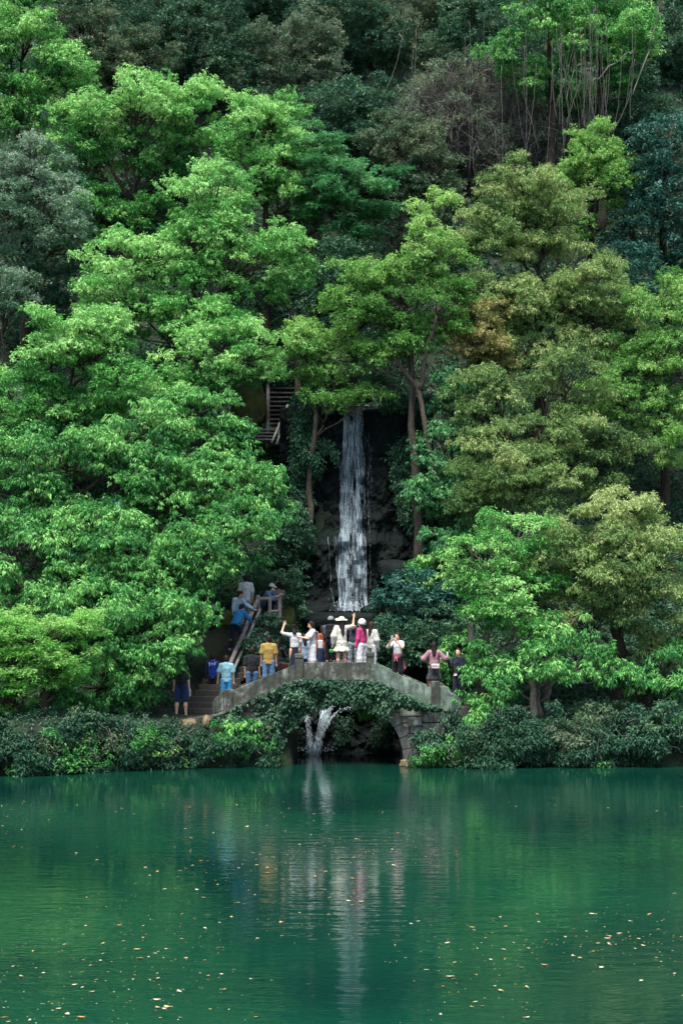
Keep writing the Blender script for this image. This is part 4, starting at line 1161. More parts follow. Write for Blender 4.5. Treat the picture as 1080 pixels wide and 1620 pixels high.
px_boulder("boulder", "yellowish lichen-covered stone beside the stone stairs", "rock", 361, 980, 8, 14, 48.2, M["moss_rock"], 13)

# ------------------------------------------------------------------ the stone stairs up to the lookout
def bank_pavement():
    bm = bmesh.new()
    prism_bm([(-5.6, 1.05), (-5.6, 1.385), (-3.72, 1.44), (-3.72, 1.05)], 44.05, 46.5, bm, bevel=.03)
    o = mesh_bm("path", bm, M["stair_stone"])
    tag(o, kind="structure")
    bm = bmesh.new()
    prism_bm([(3.56, .9), (3.56, 1.72), (5.4, 1.66), (5.4, .9)], 44.3, 46.5, bm, bevel=.03)
    tag(mesh_bm("path", bm, M["stair_stone"]), kind="structure")
bank_pavement()

ST_A = np.array([-4.30, 45.3, 1.42]); ST_B = np.array([-2.95, 48.7, 4.05])
def stone_stairs():
    root = thing("stone_stairs", "dark worn stone steps climbing from the bridge to the lookout", "stairs", ST_A)
    n = 15
    d = ST_B - ST_A
    for k in range(n):
        p = ST_A + d * (k + .5) / n
        z = ST_A[2] + d[2] * (k + 1) / n
        w = .95
        bm = prism_bm([(-w * .5 - .1, -.28), (-w * .5 - .1, 0), (w * .5 + .15, 0), (w * .5 + .15, -.28)], -.16, .22, bevel=.02, jitter=.015, seed=k + 50)
        o = mesh_bm("step", bm, M["stair_stone"], root)
        o.location = (p[0] - ST_A[0], p[1] - ST_A[1], z - ST_A[2])
    bm = bmesh.new()
    prism_bm([(-.75, -1.2), (-.75, 0), (1.0, 0), (1.0, -1.2)], -.25, 1.7, bm, bevel=.03)
    o = mesh_bm("landing", bm, M["stair_stone"], root)
    o.location = (ST_B[0] - ST_A[0], ST_B[1] - ST_A[1] + .15, ST_B[2] - ST_A[2] + .01)
stone_stairs()

def beam(a, b, w, seed=0, sides=7, wob_=.01):
    A = Acc()
    p = np.linspace(0, 1, 8)[:, None]
    pts = np.asarray(a)[None] * (1 - p) + np.asarray(b)[None] * p
    A.tube(wob(pts, wob_, seed), np.full(8, w * .5), sides)
    return A
def railing():
    pts = {"foot": at(366, 1050, 46.3), "mid": at(408, 948, 48.9), "corner": at(441, 946, 49.3)}
    root = thing("wooden_railing", "weathered wooden handrail running up the stone stairs to the lookout", "railing", ST_A)
    O = np.array(root.location)
    def put(name, a, b, w, m, s):
        beam(a, b, w, s).build(name, M[m], root, origin=O)
    put("handrail", at(362, 1056, 46.2), at(409, 946, 48.9), .15, "old_wood", 1)
    put("lower_rail", at(367, 1066, 46.2), at(411, 964, 48.9), .11, "green_wood", 2)
    put("handrail", at(404, 948, 48.95), at(444, 947, 49.1), .14, "old_wood", 3)
    put("lower_rail", at(424, 967, 49.0), at(443, 967, 49.1), .10, "old_wood", 4)
    put("post", at(408, 942, 48.9), at(409, 975, 48.9), .15, "old_wood", 5)
    put("post", at(427, 947, 49.0), at(427, 984, 49.0), .13, "old_wood", 6)
    put("post", at(442, 944, 49.1), at(443, 1000, 49.1), .14, "old_wood", 7)
    put("post", at(364, 1050, 46.25), at(365, 1085, 46.25), .14, "old_wood", 8)
    put("post", at(386, 1000, 47.5), at(387, 1035, 47.5), .12, "old_wood", 9)
    r2 = thing("stair_rail", "short pale wooden rail at the outer side of the stone stairs", "railing", at(366, 985, 48.4))
    O2 = np.array(r2.location)
    beam(at(364, 970, 48.4), at(369, 988, 48.3), .10, 11).build("handrail", M["green_wood"], r2, origin=O2)
    beam(at(369, 986, 48.32), at(370, 1010, 48.32), .09, 12).build("post", M["old_wood"], r2, origin=O2)
railing()

def upper_stairs():
    base = at(448, 682, 54.0)
    root = thing("wooden_stairs", "upper wooden stairs with grey open treads beside the mossy wall", "stairs", base)
    O = base
    def plank(name, px0, px1, py, Y, dep=.30, th=.055, m="stair_wood"):
        a, b = at(px0, py, Y), at(px1, py, Y)
        bm = prism_bm([(a[0], a[2] - th), (a[0], a[2]), (b[0], b[2]), (b[0], b[2] - th)], Y, Y + dep, bevel=.01, jitter=.006, seed=int(py))
        bmesh.ops.translate(bm, verts=bm.verts, vec=tuple(-O))
        mesh_bm(name, bm, M[m], root)
    for k in range(10):
        plank("tread", 426, 468, 676 - k * 7.0, 54.0 + k * .20)
    for k in range(4):
        plank("tread", 404 + k * 2, 440, 694 - k * 5.2, 53.6 + k * .10)
    beam(at(424, 684, 53.95), at(424, 604, 56.0), .14, 3).build("stringer", M["stair_wood"], root, origin=O)
    beam(at(469, 682, 53.95), at(469, 604, 56.0), .14, 4).build("stringer", M["stair_wood"], root, origin=O)
    for a, b, w in (((430, 700, 53.4), (455, 641, 53.9), .09), ((437, 703, 53.4), (460, 645, 53.9), .07), ((455, 641, 53.9), (472, 641, 54.2), .08)):
        beam(at(*a), at(*b), w, 5).build("handrail", M["green_wood"], root, origin=O)
    for a, b in (((455, 641, 53.9), (455, 676, 53.9)), ((441, 672, 53.6), (441, 704, 53.6))):
        beam(at(*a), at(*b), .08, 6).build("post", M["old_wood"], root, origin=O)
upper_stairs()

def blue_sign():
    c = at(187, 801, 47.5)
    root = thing("blue_sign", "small blue sign showing through the green foliage", "sign", c)
    bm = prism_bm([(-.11, -.13), (-.11, .13), (.11, .13), (.11, -.13)], -.01, .01, bevel=.006)
    mesh_bm("board", bm, noise_mat("sign_blue", [(.4, (.02, .14, .36)), (.6, (.03, .18, .42))], bump=0, rough=.4), root)
    bm = bmesh.new()
    for x0, z0, x1, z1 in ((-.08, .04, -.02, .055), (-.05, -.05, -.035, .04), (.01, .02, .08, .035), (.03, -.07, .045, .08), (.06, -.06, .075, .01), (-.08, -.065, -.03, -.05)):
        prism_bm([(x0, z0), (x0, z1), (x1, z1), (x1, z0)], -.0145, -.0115, bm, bevel=0)
    mesh_bm("lettering", bm, cloth((.55, .65, .7)), root)
    A = Acc(); A.tube([(0, .03, -3.4), (0, .03, .12)], .02, 6); A.build("post", M["old_wood"], root)
blue_sign()

# ------------------------------------------------------------------ leaves floating on the lake
def floating():
    r = np.random.default_rng(91)
    kinds = [("pale yellow fallen leaf floating flat on the green lake", (0.32, 0.25, 0.11)), ("cream white petal-like leaf floating on the green lake", (0.36, 0.32, 0.22)),
             ("brown dry leaf floating on the green lake", (0.22, 0.11, 0.04)), ("orange brown leaf floating on the green lake", (0.38, 0.19, 0.06))]
    protos = []
    for i, (lab, c) in enumerate(kinds):
        mt = noise_mat("fallen_leaf", [(.35, tuple(x * .7 for x in c)), (.65, c)], scale=30, bump=0, rough=.7)
        ms = []
        for q in range(2):
            n = 9; t = np.linspace(0, 1, n)
            w = .30 * np.sin(np.pi * t ** .8) * (1 - .25 * q)
            cur = .12 * np.sin(t * 3) * (q * 2 - 1)
            zz = .05 + .12 * (t - .5) ** 2 * 2
            L_ = np.stack([t - .5, w + cur, zz + .10], -1); C_ = np.stack([t - .5, cur, zz * .6], -1); R_ = np.stack([t - .5, -w + cur, zz + .08], -1)
            v = np.vstack([L_, C_, R_]); k = np.arange(n - 1)
            f = np.vstack([np.stack([k, n + k, n + k + 1, k + 1], -1), np.stack([n + k, 2 * n + k, 2 * n + k + 1, n + k + 1], -1)])
            me_o = mesh_np("floating_leaf", v, f, mt)
            ms.append(me_o.data); bpy.data.objects.remove(me_o)
        protos.append((ms, lab, ["pale yellow leaves on the lake", "cream leaves on the lake", "brown leaves on the lake", "orange leaves on the lake"][i]))
    pts = []
    while len(pts) < 980:
        px, py = r.uniform(-10, 1090), 1268 + 352 * r.beta(1.05, 1.15)
        Y = CAMZ * F / (py - HZ); X = (px - CX) * Y / F
        dens = .12 + 1.5 * float(fbm(np.array([X * .35, Y * .25, 0.]), 93, 3)) + .25 * (abs(px - 850) < 250) + .15 * (abs(px - 330) < 200)
        if r.random() < dens:
            pts.append((Y, X, px, py))
    pts.sort()
    sizes = [0.022 + 0.078 * r.random() ** 5.0 for _ in pts]
    order = sorted(range(len(pts)), key=lambda i: -sizes[i] / pts[i][0])
    V, Fs, off = [], [], 0
    base = None
    for rank, i in enumerate(order):
        Y, X, *_ = pts[i]
        kd = r.choice(4, p=[.40, .36, .10, .14]); ms, lab, grp = protos[kd]; me = ms[r.integers(2)]
        s = sizes[i]; a = r.uniform(0, 2 * np.pi)
        if rank < 296:
            o = bpy.data.objects.new("floating_leaf", me)
            o.location = (X, Y, .002); o.scale = (s, s, s); o.rotation_euler = (r.normal(0, .08), r.normal(0, .08), a)
            link(o); tag(o, lab, "leaf", grp)
        else:
            co = np.empty(len(me.vertices) * 3, np.float32); me.vertices.foreach_get("co", co); co = co.reshape(-1, 3) * s
            ca, sa = math.cos(a), math.sin(a)
            co = np.stack([co[:, 0] * ca - co[:, 1] * sa + X, co[:, 0] * sa + co[:, 1] * ca + Y, co[:, 2] + .002], -1)
            V.append(co); ff = np.array([p.vertices[:] for p in me.polygons]); Fs.append(ff + off); off += len(co)
    tag(mesh_np("leaf_litter", np.vstack(V), np.vstack(Fs), protos[0][0][0].materials[0]), "tiny fallen leaf specks scattered over the lake", "leaf litter", kind="stuff")
floating()
# ------------------------------------------------------------------ people: smooth signed-distance bodies meshed by surface nets
def surface_nets(Fd, o, h):
    nx, ny, nz = Fd.shape
    S = Fd < 0
    acc = np.zeros((nx - 1, ny - 1, nz - 1, 3)); cnt = np.zeros((nx - 1, ny - 1, nz - 1))
    C = [(a, b, c) for a in (0, 1) for b in (0, 1) for c in (0, 1)]
    sl = lambda c: (slice(c[0], nx - 1 + c[0]), slice(c[1], ny - 1 + c[1]), slice(c[2], nz - 1 + c[2]))
    for i in range(8):
        for j in range(i + 1, 8):
            if sum(abs(C[i][k] - C[j][k]) for k in range(3)) != 1:
                continue
            fa, fb = Fd[sl(C[i])], Fd[sl(C[j])]
            cr = S[sl(C[i])] != S[sl(C[j])]
            t = np.where(cr, fa / np.where(cr, fa - fb, 1), 0)
            for k in range(3):
                acc[..., k] += np.where(cr, C[i][k] + t * (C[j][k] - C[i][k]), 0)
            cnt += cr
    act = cnt > 0
    idx = np.full(cnt.shape, -1); idx[act] = np.arange(act.sum())
    I = np.argwhere(act)
    v = (I + acc[act] / cnt[act][:, None]) * h + o
    faces = []
    for ax in range(3):
        s0 = [slice(None)] * 3; s1 = [slice(None)] * 3
        s0[ax] = slice(0, -1); s1[ax] = slice(1, None)
        A_, B_ = S[tuple(s0)], S[tuple(s1)]
        E = np.argwhere(A_ != B_)
        u, w = [(1, 2), (2, 0), (0, 1)][ax]
        ok = (E[:, u] > 0) & (E[:, w] > 0) & (E[:, u] < Fd.shape[u] - 1) & (E[:, w] < Fd.shape[w] - 1)
        E = E[ok]
        if not len(E): continue
        def cell(du, dw):
            q = E.copy(); q[:, u] -= du; q[:, w] -= dw
            return idx[q[:, 0], q[:, 1], q[:, 2]]
        quad = np.stack([cell(1, 1), cell(0, 1), cell(0, 0), cell(1, 0)], -1)
        fl = ~A_[E[:, 0], E[:, 1], E[:, 2]]
        quad[fl] = quad[fl][:, ::-1]
        faces.append(quad)
    return v, np.vstack(faces)

class SDF:
    def __init__(self, k=0.03):
        self.p, self.cuts, self.k = [], [], k
    def cap(self, a, b, ra, rb=None, flat=None, q=1.0, k=None):
        self.p.append(("c", np.asarray(a, float), np.asarray(b, float), ra, ra if rb is None else rb, flat, q, self.k if k is None else k)); return self
    def ell(self, c, axes, rad, k=None):
        self.p.append(("e", np.asarray(c, float), [np.asarray(a, float) for a in axes], np.asarray(rad, float), None, None, 1, self.k if k is None else k)); return self
    def box(self, c, axes, half, rnd=0.02, k=None):
        self.p.append(("b", np.asarray(c, float), [np.asarray(a, float) for a in axes], np.asarray(half, float), rnd, None, 1, self.k if k is None else k)); return self
    def cut(self, o, n):     # keep the side the normal points away from
        self.cuts.append((np.asarray(o, float), np.asarray(n, float) / np.linalg.norm(n))); return self
    def eval1(self, pr, P):
        if pr[0] == "c":
            _, a, b, ra, rb, fl, q, _k = pr
            ab = b - a
            h = np.clip(((P - a) @ ab) / max(ab @ ab, 1e-9), 0, 1)
            d = P - a - h[..., None] * ab
            s = (d * d).sum(-1)
            if fl is not None:
                s = s + (q * q - 1) * (d @ fl) ** 2
            return np.sqrt(s) - (ra + (rb - ra) * h)
        if pr[0] == "e":
            _, c, ax, rad = pr[:4]
            d = P - c
            L = np.stack([d @ a for a in ax], -1)
            n = np.sqrt(((L / rad) ** 2).sum(-1))
            return (n - 1) * rad.min()
        _, c, ax, half, rnd = pr[:5]
        d = P - c
        L = np.abs(np.stack([d @ a for a in ax], -1)) - (half - rnd)
        return np.sqrt((np.maximum(L, 0) ** 2).sum(-1)) + np.minimum(L.max(-1), 0) - rnd
    def bounds(self, pr):
        if pr[0] == "c":
            m = max(pr[3], pr[4]); return np.minimum(pr[1], pr[2]) - m, np.maximum(pr[1], pr[2]) + m
        m = sum(np.abs(a) * h for a, h in zip(pr[2], pr[3])); return pr[1] - m, pr[1] + m
    def mesh(self, h=0.015):
        bs = [self.bounds(p) for p in self.p]
        lo = np.min([b[0] for b in bs], 0) - 3 * h; hi = np.max([b[1] for b in bs], 0) + 3 * h
        n = np.ceil((hi - lo) / h).astype(int) + 1
        Fd = np.full(n, 0.5)
        for p, (a, b) in zip(self.p, bs):
            i0 = np.maximum(np.floor((a - lo - .07) / h).astype(int), 0); i1 = np.minimum(np.ceil((b - lo + .07) / h).astype(int) + 1, n)
            g = np.stack(np.meshgrid(*[lo[k] + h * np.arange(i0[k], i1[k]) for k in range(3)], indexing="ij"), -1)
            d = self.eval1(p, g)
            s = tuple(slice(i0[k], i1[k]) for k in range(3))
            f = Fd[s]; k_ = p[7]
            if k_ > 0:
                e = np.maximum(k_ - np.abs(f - d), 0) / k_
                Fd[s] = np.minimum(f, d) - e * e * k_ * 0.25
            else:
                Fd[s] = np.minimum(f, d)
        if self.cuts:
            g = np.stack(np.meshgrid(*[lo[k] + h * np.arange(n[k]) for k in range(3)], indexing="ij"), -1)
            for o, nn in self.cuts:
                Fd = np.maximum(Fd, (g - o) @ nn)
        return surface_nets(Fd, lo, h)

SKIN = noise_mat("skin", [(.3, (.42, .24, .16)), (.7, (.50, .30, .21))], scale=8, rough=.55, bump=0)
HAIR = {"black": noise_mat("hair_black", [(.3, (.006, .005, .005)), (.7, (.016, .012, .010))], scale=20, stretch=(3, 3, .4), rough=.6, bump=.3, bscale=40, spec=.12),
        "brown": noise_mat("hair_brown", [(.3, (.014, .008, .006)), (.7, (.035, .020, .014))], scale=20, stretch=(3, 3, .4), rough=.6, bump=.3, bscale=40, spec=.12)}
EYE = noise_mat("eye_dark", [(.3, (.01, .008, .007)), (.7, (.015, .01, .01))], bump=0, rough=.2)
LIP = noise_mat("lip", [(.3, (.28, .09, .08)), (.7, (.32, .11, .09))], bump=0, rough=.5)
X_, Y_, Z_ = np.eye(3)

def rotx(v, a):      # lean forward: towards -Y for an upright vector
    c, s = math.cos(a), math.sin(a)
    return np.array([v[0], v[1] * c - v[2] * s, v[1] * s + v[2] * c])

HANG = ((.16, .02, -1), (.05, .20, -1))
def person(label, head_px, Y, rot, H, top=(.1, .1, .1), sleeve="short", bottom="trousers", bcol=(.03, .03, .04), shoes=(.03, .03, .03),
           hair="short", hcol="black", lean=0.0, pitch=0.0, yaw=0.0, arms=(HANG, HANG), legs=None, female=False, hat=None, hatcol=(.7, .68, .6),
           sleevecol=None, hem=-.06, loose=0.0, apron=None, text=None, mask=False, feet_z=None, cuff=None):
    """head_px: photo column of the body and row of the crown of the head (or the feet row if feet_z is 'row')"""
    s = H / 1.70
    px, py = head_px
    x = (px - CX) * Y / F
    zf = CAMZ + (HZ - py) * Y / F
    if feet_z is None:
        zf = zf - H * (1 - .5 * (1 - math.cos(lean)) - 0.0)
    root = thing("person", label, "person", (x, Y, zf), R(rot))
    root.scale = (s, s, s)
    sw = .150 if female else .170
    lean_u = rotx(Z_, lean); lf = rotx(-Y_, lean)
    # legs first, so that the lowest foot rests on the ground
    L = legs or (((.05, .02, -1), (.0, -.03, -1)), ((.05, .0, -1), (.0, -.04, -1)))
    raw = []
    for sd, (th, sh) in zip((-1, 1), L):
        cv = lambda d: nrm(np.array([d[0] * sd, -d[1], d[2]], float))
        hp = np.array([sd * .085, 0, .90]); kn = hp + cv(th) * .415; an = kn + cv(sh) * .415
        raw.append([hp, kn, an])
    dz = .075 - min(r_[2][2] for r_ in raw)
    hip = np.array([0, 0, .90 + dz])
    for r_ in raw:
        for q in r_: q[2] += dz
    u, f = lean_u, lf
    waist = hip + u * .15; chest = hip + u * .355; shc = hip + u * .495; neck0 = hip + u * .53
    hu = rotx(Z_, lean + pitch); hf = rotx(-Y_, lean + pitch)
    cy, sy = math.cos(yaw), math.sin(yaw)
    hx = np.cross(hf, hu); hf2 = hf * cy + hx * sy; hx2 = np.cross(hf2, hu)
    hc = neck0 + hu * .150 + hf * .018
    joints = []
    for sd, (ua, fa) in zip((-1, 1), arms):
        cv = lambda d: nrm(np.array([d[0] * sd, -d[1], d[2]], float))
        sh = shc + X_ * sd * sw - u * .018
        el = sh + cv(ua) * .275; wr = el + cv(fa) * .245
        joints.append((sh, el, wr, cv(ua), cv(fa)))
    # ---- body: one continuous surface
    B = SDF(.035)
    hr = .125 if female else .118
    B.cap(hip + u * .0, hip + u * .05, hr, hr * .98, f, 1.30)
    B.cap(waist, chest, .108 if female else .122, .128 if female else .142, f, 1.42)
    B.cap(shc - X_ * sw * .6 - u * .03, shc + X_ * sw * .6 - u * .03, .060, .060)
    for j_ in joints: B.cap(neck0 - u * .012, j_[0] + u * .004, .044, .046)
    B.cap(shc, neck0 + hu * .06, .058, .050)
    B.ell(hc + hu * .012, (hx2, hf2, hu), (.076, .094, .112))
    B.ell(hc - hu * .055 + hf2 * .030, (hx2, hf2, hu), (.054, .058, .058))
    B.cap(hc + hf2 * .088 + hu * .005, hc + hf2 * .108 - hu * .030, .010, .016, k=.012)
    for sd in (-1, 1):
        B.ell(hc + hx2 * sd * .076 - hf2 * .008 - hu * .010, (hx2, hf2, hu), (.012, .020, .032), k=.01)
    for sh, el, wr, ud, fd in joints:
        B.cap(sh, el, .050, .040); B.cap(el, wr, .041, .027)
        hd = fd; B.cap(wr + hd * .02, wr + hd * .075, .030, .036, np.cross(hd, X_ if abs(hd[0]) < .8 else Z_), 1.7, k=.02)
    for hp, kn, an in raw:
        B.cap(hp, kn, .088, .058, k=.03); B.cap(kn, kn * .7 + an * .3 + Y_ * .012, .055, .056); B.cap(kn * .7 + an * .3 + Y_ * .012, an, .055, .036)
        B.cap(an - Z_ * .03 + Y_ * .02, an - Z_ * .045 - Y_ * .13, .036, .030)
    bv, bf = B.mesh(.0155)
    tris = [np.vstack([bf[:, [0, 1, 2]], bf[:, [0, 2, 3]]])]; vs = [bv]; off = len(bv)
    # fingers: bent tapering chains rooted in the palm
    G = Acc()
    for (sh, el, wr, ud, fd), sd in zip(joints, (-1, 1)):
        pn = nrm(np.cross(fd, X_ if abs(fd[0]) < .8 else Z_)); ac = np.cross(fd, pn)
        for q, ln in zip((-1.5, -.5, .5, 1.5), (.062, .075, .078, .068)):
            b0 = wr + fd * .080 + ac * q * .018; b1 = b0 + fd * ln * .5 + pn * .010; b2 = b1 + fd * ln * .32 + pn * .028
            G.tube([b0 - fd * .02, b0, b1, b2], [.0095, .0095, .0085, .0065], 6)
        t0 = wr + fd * .035 + ac * sd * .028; t1 = t0 + fd * .030 + ac * sd * .022 + pn * .010; t2 = t1 + fd * .030 + pn * .012
        G.tube([t0, t1, t2], [.012, .010, .0075], 6)
    gv = np.vstack(G.v); gf = np.vstack(G.f)
    tris += [gf[:, [0, 1, 2]] + off, gf[:, [0, 2, 3]] + off] + [t + off for t in G.tri]; vs.append(gv)
    mesh_np("body", np.vstack(vs), np.vstack(tris), SKIN, root, smooth=True)
    def put(name, S, mat, h=.0155):
        v, q = S.mesh(h); return mesh_np(name, v, q, mat, root, smooth=True)
    # ---- face
    for sd in (-1, 1):
        e = SDF(0); e.ell(hc + hf2 * .086 + hx2 * sd * .031 + hu * .012, (hx2, hf2, hu), (.013, .010, .007)); put("eye", e, EYE, .004)
    m_ = SDF(0); m_.ell(hc + hf2 * .088 - hu * .058, (hx2, hf2, hu), (.020, .010, .006)); put("mouth", m_, LIP, .004)
    # ---- top
    o = .020 + loose
    T = SDF(.04)
    T.cap(hip + u * (hem + .02), waist, (.122 if female else .128) + o + loose, .118 + o, f, 1.32)
    T.cap(waist, chest, (.112 if female else .126) + o, (.132 if female else .146) + o, f, 1.40)
    T.cap(shc - X_ * sw * .6 - u * .03, shc + X_ * sw * .6 - u * .03, .064 + o * .4, .064 + o * .4)
    for j_ in joints: T.cap(neck0 - u * .012, j_[0] + u * .004, .044 + o * .65, .048 + o * .65)
    T.cap(shc, neck0, .062 + o * .3, .060 + o * .3)
    T.cut(hip + u * hem, -u); T.cut(neck0 + hu * .034, nrm(hu + hf * .35))
    SL = T if sleevecol is None else SDF(.03)
    for sh, el, wr, ud, fd in joints:
        if sleeve == "short":
            SL.cap(sh, sh + ud * .205, .052 + o * .6, .062 + o * .7, k=.03)
        elif sleeve == "long":
            SL.cap(sh, el, .054 + o * .6, .048 + o * .7, k=.03); SL.cap(el, wr - fd * .005, .048 + o * .7, .036 + o * .7, k=.03)
        elif sleeve == "puff":
            SL.cap(sh, el, .062 + o * .6, .070 + o, k=.03); SL.cap(el, wr - fd * .02, .074 + o, .040 + o * .5, k=.03)
    put("shirt" if sleeve == "short" else "jacket", T, cloth(top))
    if sleevecol is not None:
        put("sleeves", SL, cloth(sleevecol))
    if cuff is not None:
        Cf = SDF(0)
        for sh, el, wr, ud, fd in joints: Cf.cap(wr - fd * .03, wr - fd * .005, .046 + loose)
        put("cuffs", Cf, cloth(cuff))
    # ---- bottom
    if bottom in ("trousers", "shorts", "wide"):
        Bt = SDF(.03)
        Bt.cap(hip, hip + u * .06, hr + .014, hr + .008, f, 1.26)
        wl = {"trousers": (.104, .080, .060), "shorts": (.112, .104, .1), "wide": (.110, .105, .105)}[bottom]
        for hp, kn, an in raw:
            if bottom == "shorts":
                Bt.cap(hp, hp * .12 + kn * .88, wl[0], wl[1])
            else:
                Bt.cap(hp, kn, wl[0], wl[1]); Bt.cap(kn, an - Z_ * .01, wl[1], wl[2])
        Bt.cut(hip + u * .115, u)
        put("shorts" if bottom == "shorts" else "trousers", Bt, cloth(bcol))
    else:                         # skirt with pleats: (length, flare)
        ln, fl, ruf = bottom
        n, k = 48, 12
        a = np.linspace(0, 2 * np.pi, n, endpoint=False)
        V = []
        for i in range(k):
            t = i / (k - 1)
            c = hip + u * .10 * (1 - t) - Z_ * (ln * t - .0) + 0
            rr = .128 + fl * t + ruf * t * np.sin(a * 11) * .02 + ruf * .018 * math.sin(t * 9)
            V.append(np.stack([c[0] + rr * 1.08 * np.cos(a), c[1] + rr * .90 * np.sin(a), np.full(n, c[2]) + ruf * .012 * np.sin(a * 7)], -1))
        for i in range(k - 1, -1, -1):   # inner layer, so the hem has a thickness
            V.append((V[i] - (hip * [1, 1, 0] + 0)) * [.965, .965, 1] + hip * [1, 1, 0])
        V = np.vstack(V); i, j = np.meshgrid(np.arange(2 * k - 1), np.arange(n), indexing="ij")
        Fq = np.stack([i * n + j, i * n + (j + 1) % n, (i + 1) * n + (j + 1) % n, (i + 1) * n + j], -1).reshape(-1, 4)
        mesh_np("skirt", V, Fq, cloth(bcol), root, smooth=True)
    if apron is not None:        # a shirt tied round the waist, hanging behind and at the sides
        W = SDF(.02)
        W.cap(hip + u * .07, hip + u * .09, hr + .035, hr + .035, f, 1.2)
        for sd in (-1, 1):
            W.cap(hip + X_ * sd * .11 + Y_ * .07, hip + X_ * sd * .16 + Y_ * .10 - Z_ * .32, .05, .075, Y_, 1.6)
            W.cap(hip + X_ * sd * .03 - Y_ * .13, hip + X_ * sd * .05 - Y_ * .16 - Z_ * .10, .028, .020)
        W.cap(hip + Y_ * .10, hip + Y_ * .13 - Z_ * .30, .07, .085, Y_, 1.6)
        W.cut(hip + u * .15, u)
        put("tied_shirt", W, cloth(apron))
    for hp, kn, an in raw:
        S_ = SDF(.02); S_.cap(an - Z_ * .03 + Y_ * .035, an - Z_ * .042 - Y_ * .145, .050, .040); S_.cap(an - Z_ * .01, an - Z_ * .03, .046, .048)
        S_.cut(an + Z_ * .015, Z_); S_.cut(an - Z_ * .076, -Z_)
        put("shoe", S_, cloth(shoes, .6))
    # ---- hair and hats
    Hs = SDF(.02)
    Hs.ell(hc + hu * .026 - hf2 * .010, (hx2, hf2, hu), (.091, .106, .116))
    if hair == "short":
        Hs.ell(hc - hu * .03 - hf2 * .05, (hx2, hf2, hu), (.080, .060, .075))
        Hs.cut(hc + hf2 * .045 + hu * .045, nrm(hf2 * 1.0 - hu * .75)); Hs.cut(hc - hu * .105, -hu)
    else:
        Ln = {"bob": .16, "long": .46, "mid": .26, "pony": .10, "bun": .06}[hair]
        back = nrm(Y_ * 1.0 if lean < .5 else -lf)
        e0 = hc - hf2 * .055 - hu * .02; e1 = hc - hf2 * .06 - hu * .06 + Y_ * (.06 + .02 * (Ln > .3)) - Z_ * Ln
        Hs.cap(e0, e1, .085, .055 if Ln > .3 else .062, Y_, 1.5)
        if hair in ("long", "mid", "bob"):
            for sd in (-1, 1):
                Hs.cap(hc + hx2 * sd * .066 - hf2 * .03, hc + hx2 * sd * .075 - Z_ * Ln * .75 + Y_ * .05, .034, .026)
        if hair == "pony":
            Hs.cap(hc - hf2 * .11 + hu * .03, hc - hf2 * .15 - Z_ * .22, .036, .022)
        if hair == "bun":
            Hs.ell(hc - hf2 * .08 + hu * .115, (hx2, hf2, hu), (.05, .05, .045))
        Hs.cut(hc + hf2 * .058 + hu * .03, nrm(hf2 * 1.0 - hu * .55))
    put("hair", Hs, HAIR[hcol])
    if hat == "sun":
        A_ = SDF(.02); A_.ell(hc + hu * .055 - hf2 * .01, (hx2, hf2, hu), (.104, .116, .105)); A_.cut(hc + hu * .03, -hu)
        A_.ell(hc + hu * .040 - hf2 * .012, (hx2, nrm(hf2 + hu * .18), nrm(hu - hf2 * .18)), (.215, .222, .020), k=.03)
        put("sun_hat", A_, cloth(hatcol))
    elif hat == "cap":
        A_ = SDF(.015); A_.ell(hc + hu * .040 - hf2 * .010, (hx2, hf2, hu), (.099, .114, .112)); A_.cut(hc + hu * .030, -hu)
        A_.ell(hc + hu * .046 + hf2 * .125, (hx2, hf2, nrm(hu + hf2 * .25)), (.080, .085, .014))
        put("cap", A_, cloth(hatcol))
    elif hat == "beanie":
        A_ = SDF(.02); A_.ell(hc + hu * .050 - hf2 * .022, (hx2, hf2, hu), (.110, .124, .122)); A_.cap(hc + hu * .012 - hf2 * .02 - hx2 * .02, hc + hu * .012 - hf2 * .02 + hx2 * .02, .100, .100, hf2, .85)
        A_.cut(hc - hu * .012 + hf2 * .0, nrm(-hu + hf2 * .25)); put("beanie", A_, cloth(hatcol))
    if mask:
        A_ = SDF(.01); A_.ell(hc + hf2 * .064 - hu * .055, (hx2, hf2, hu), (.058, .052, .045)); put("face_mask", A_, cloth((.75, .77, .80)))
    if text:
        cu = bpy.data.curves.new("lettering", 'FONT'); cu.body = text; cu.size = .155; cu.align_x = 'CENTER'; cu.offset = .004
        to = bpy.data.objects.new("tmp_text", cu); COL.objects.link(to)
        bpy.context.view_layer.update()
        me = bpy.data.meshes.new_from_object(to.evaluated_get(bpy.context.evaluated_depsgraph_get()))
        bpy.data.objects.remove(to)
        for v_ in me.vertices:
            tx, ty = v_.co.x, v_.co.y
            zz = (chest + u * .03)[2] + ty
            # march in from behind until the shirt surface is met
            yy = .4
            for _ in range(40):
                d_ = min(float(T.eval1(p_, np.array([-tx * -1, yy, zz]))) for p_ in T.p)
                if d_ < .004: break
                yy -= max(d_ - .003, .001)
            v_.co = (-tx, yy + .032, zz)
        me.materials.append(cloth((.70, .74, .80)))
        link(bpy.data.objects.new("lettering", me), root)
    # world-space helpers for what they carry
    Mw = Matrix.Translation((x, Y, zf)) @ Matrix.Rotation(R(rot), 4, 'Z') @ Matrix.Scale(s, 4)
    W_ = lambda p: Mw @ Vector([float(q) for q in p])
    return dict(hands=[W_(j[2] + j[4] * .11) for j in joints], hand_dir=[j[4] for j in joints], back=W_(chest + Y_ * .20 if lean < .3 else chest - lf * .2), hip_back=W_(hip + Y_ * .19 + Z_ * .03), hip=W_(hip), side=[W_(hip + X_ * k * .22) for k in (-1, 1)], chest=W_(chest), front=W_(chest - Y_ * .2), rot=R(rot), scale=s, W=W_, shc=shc, chest_l=chest, sw=sw, hip_l=hip)

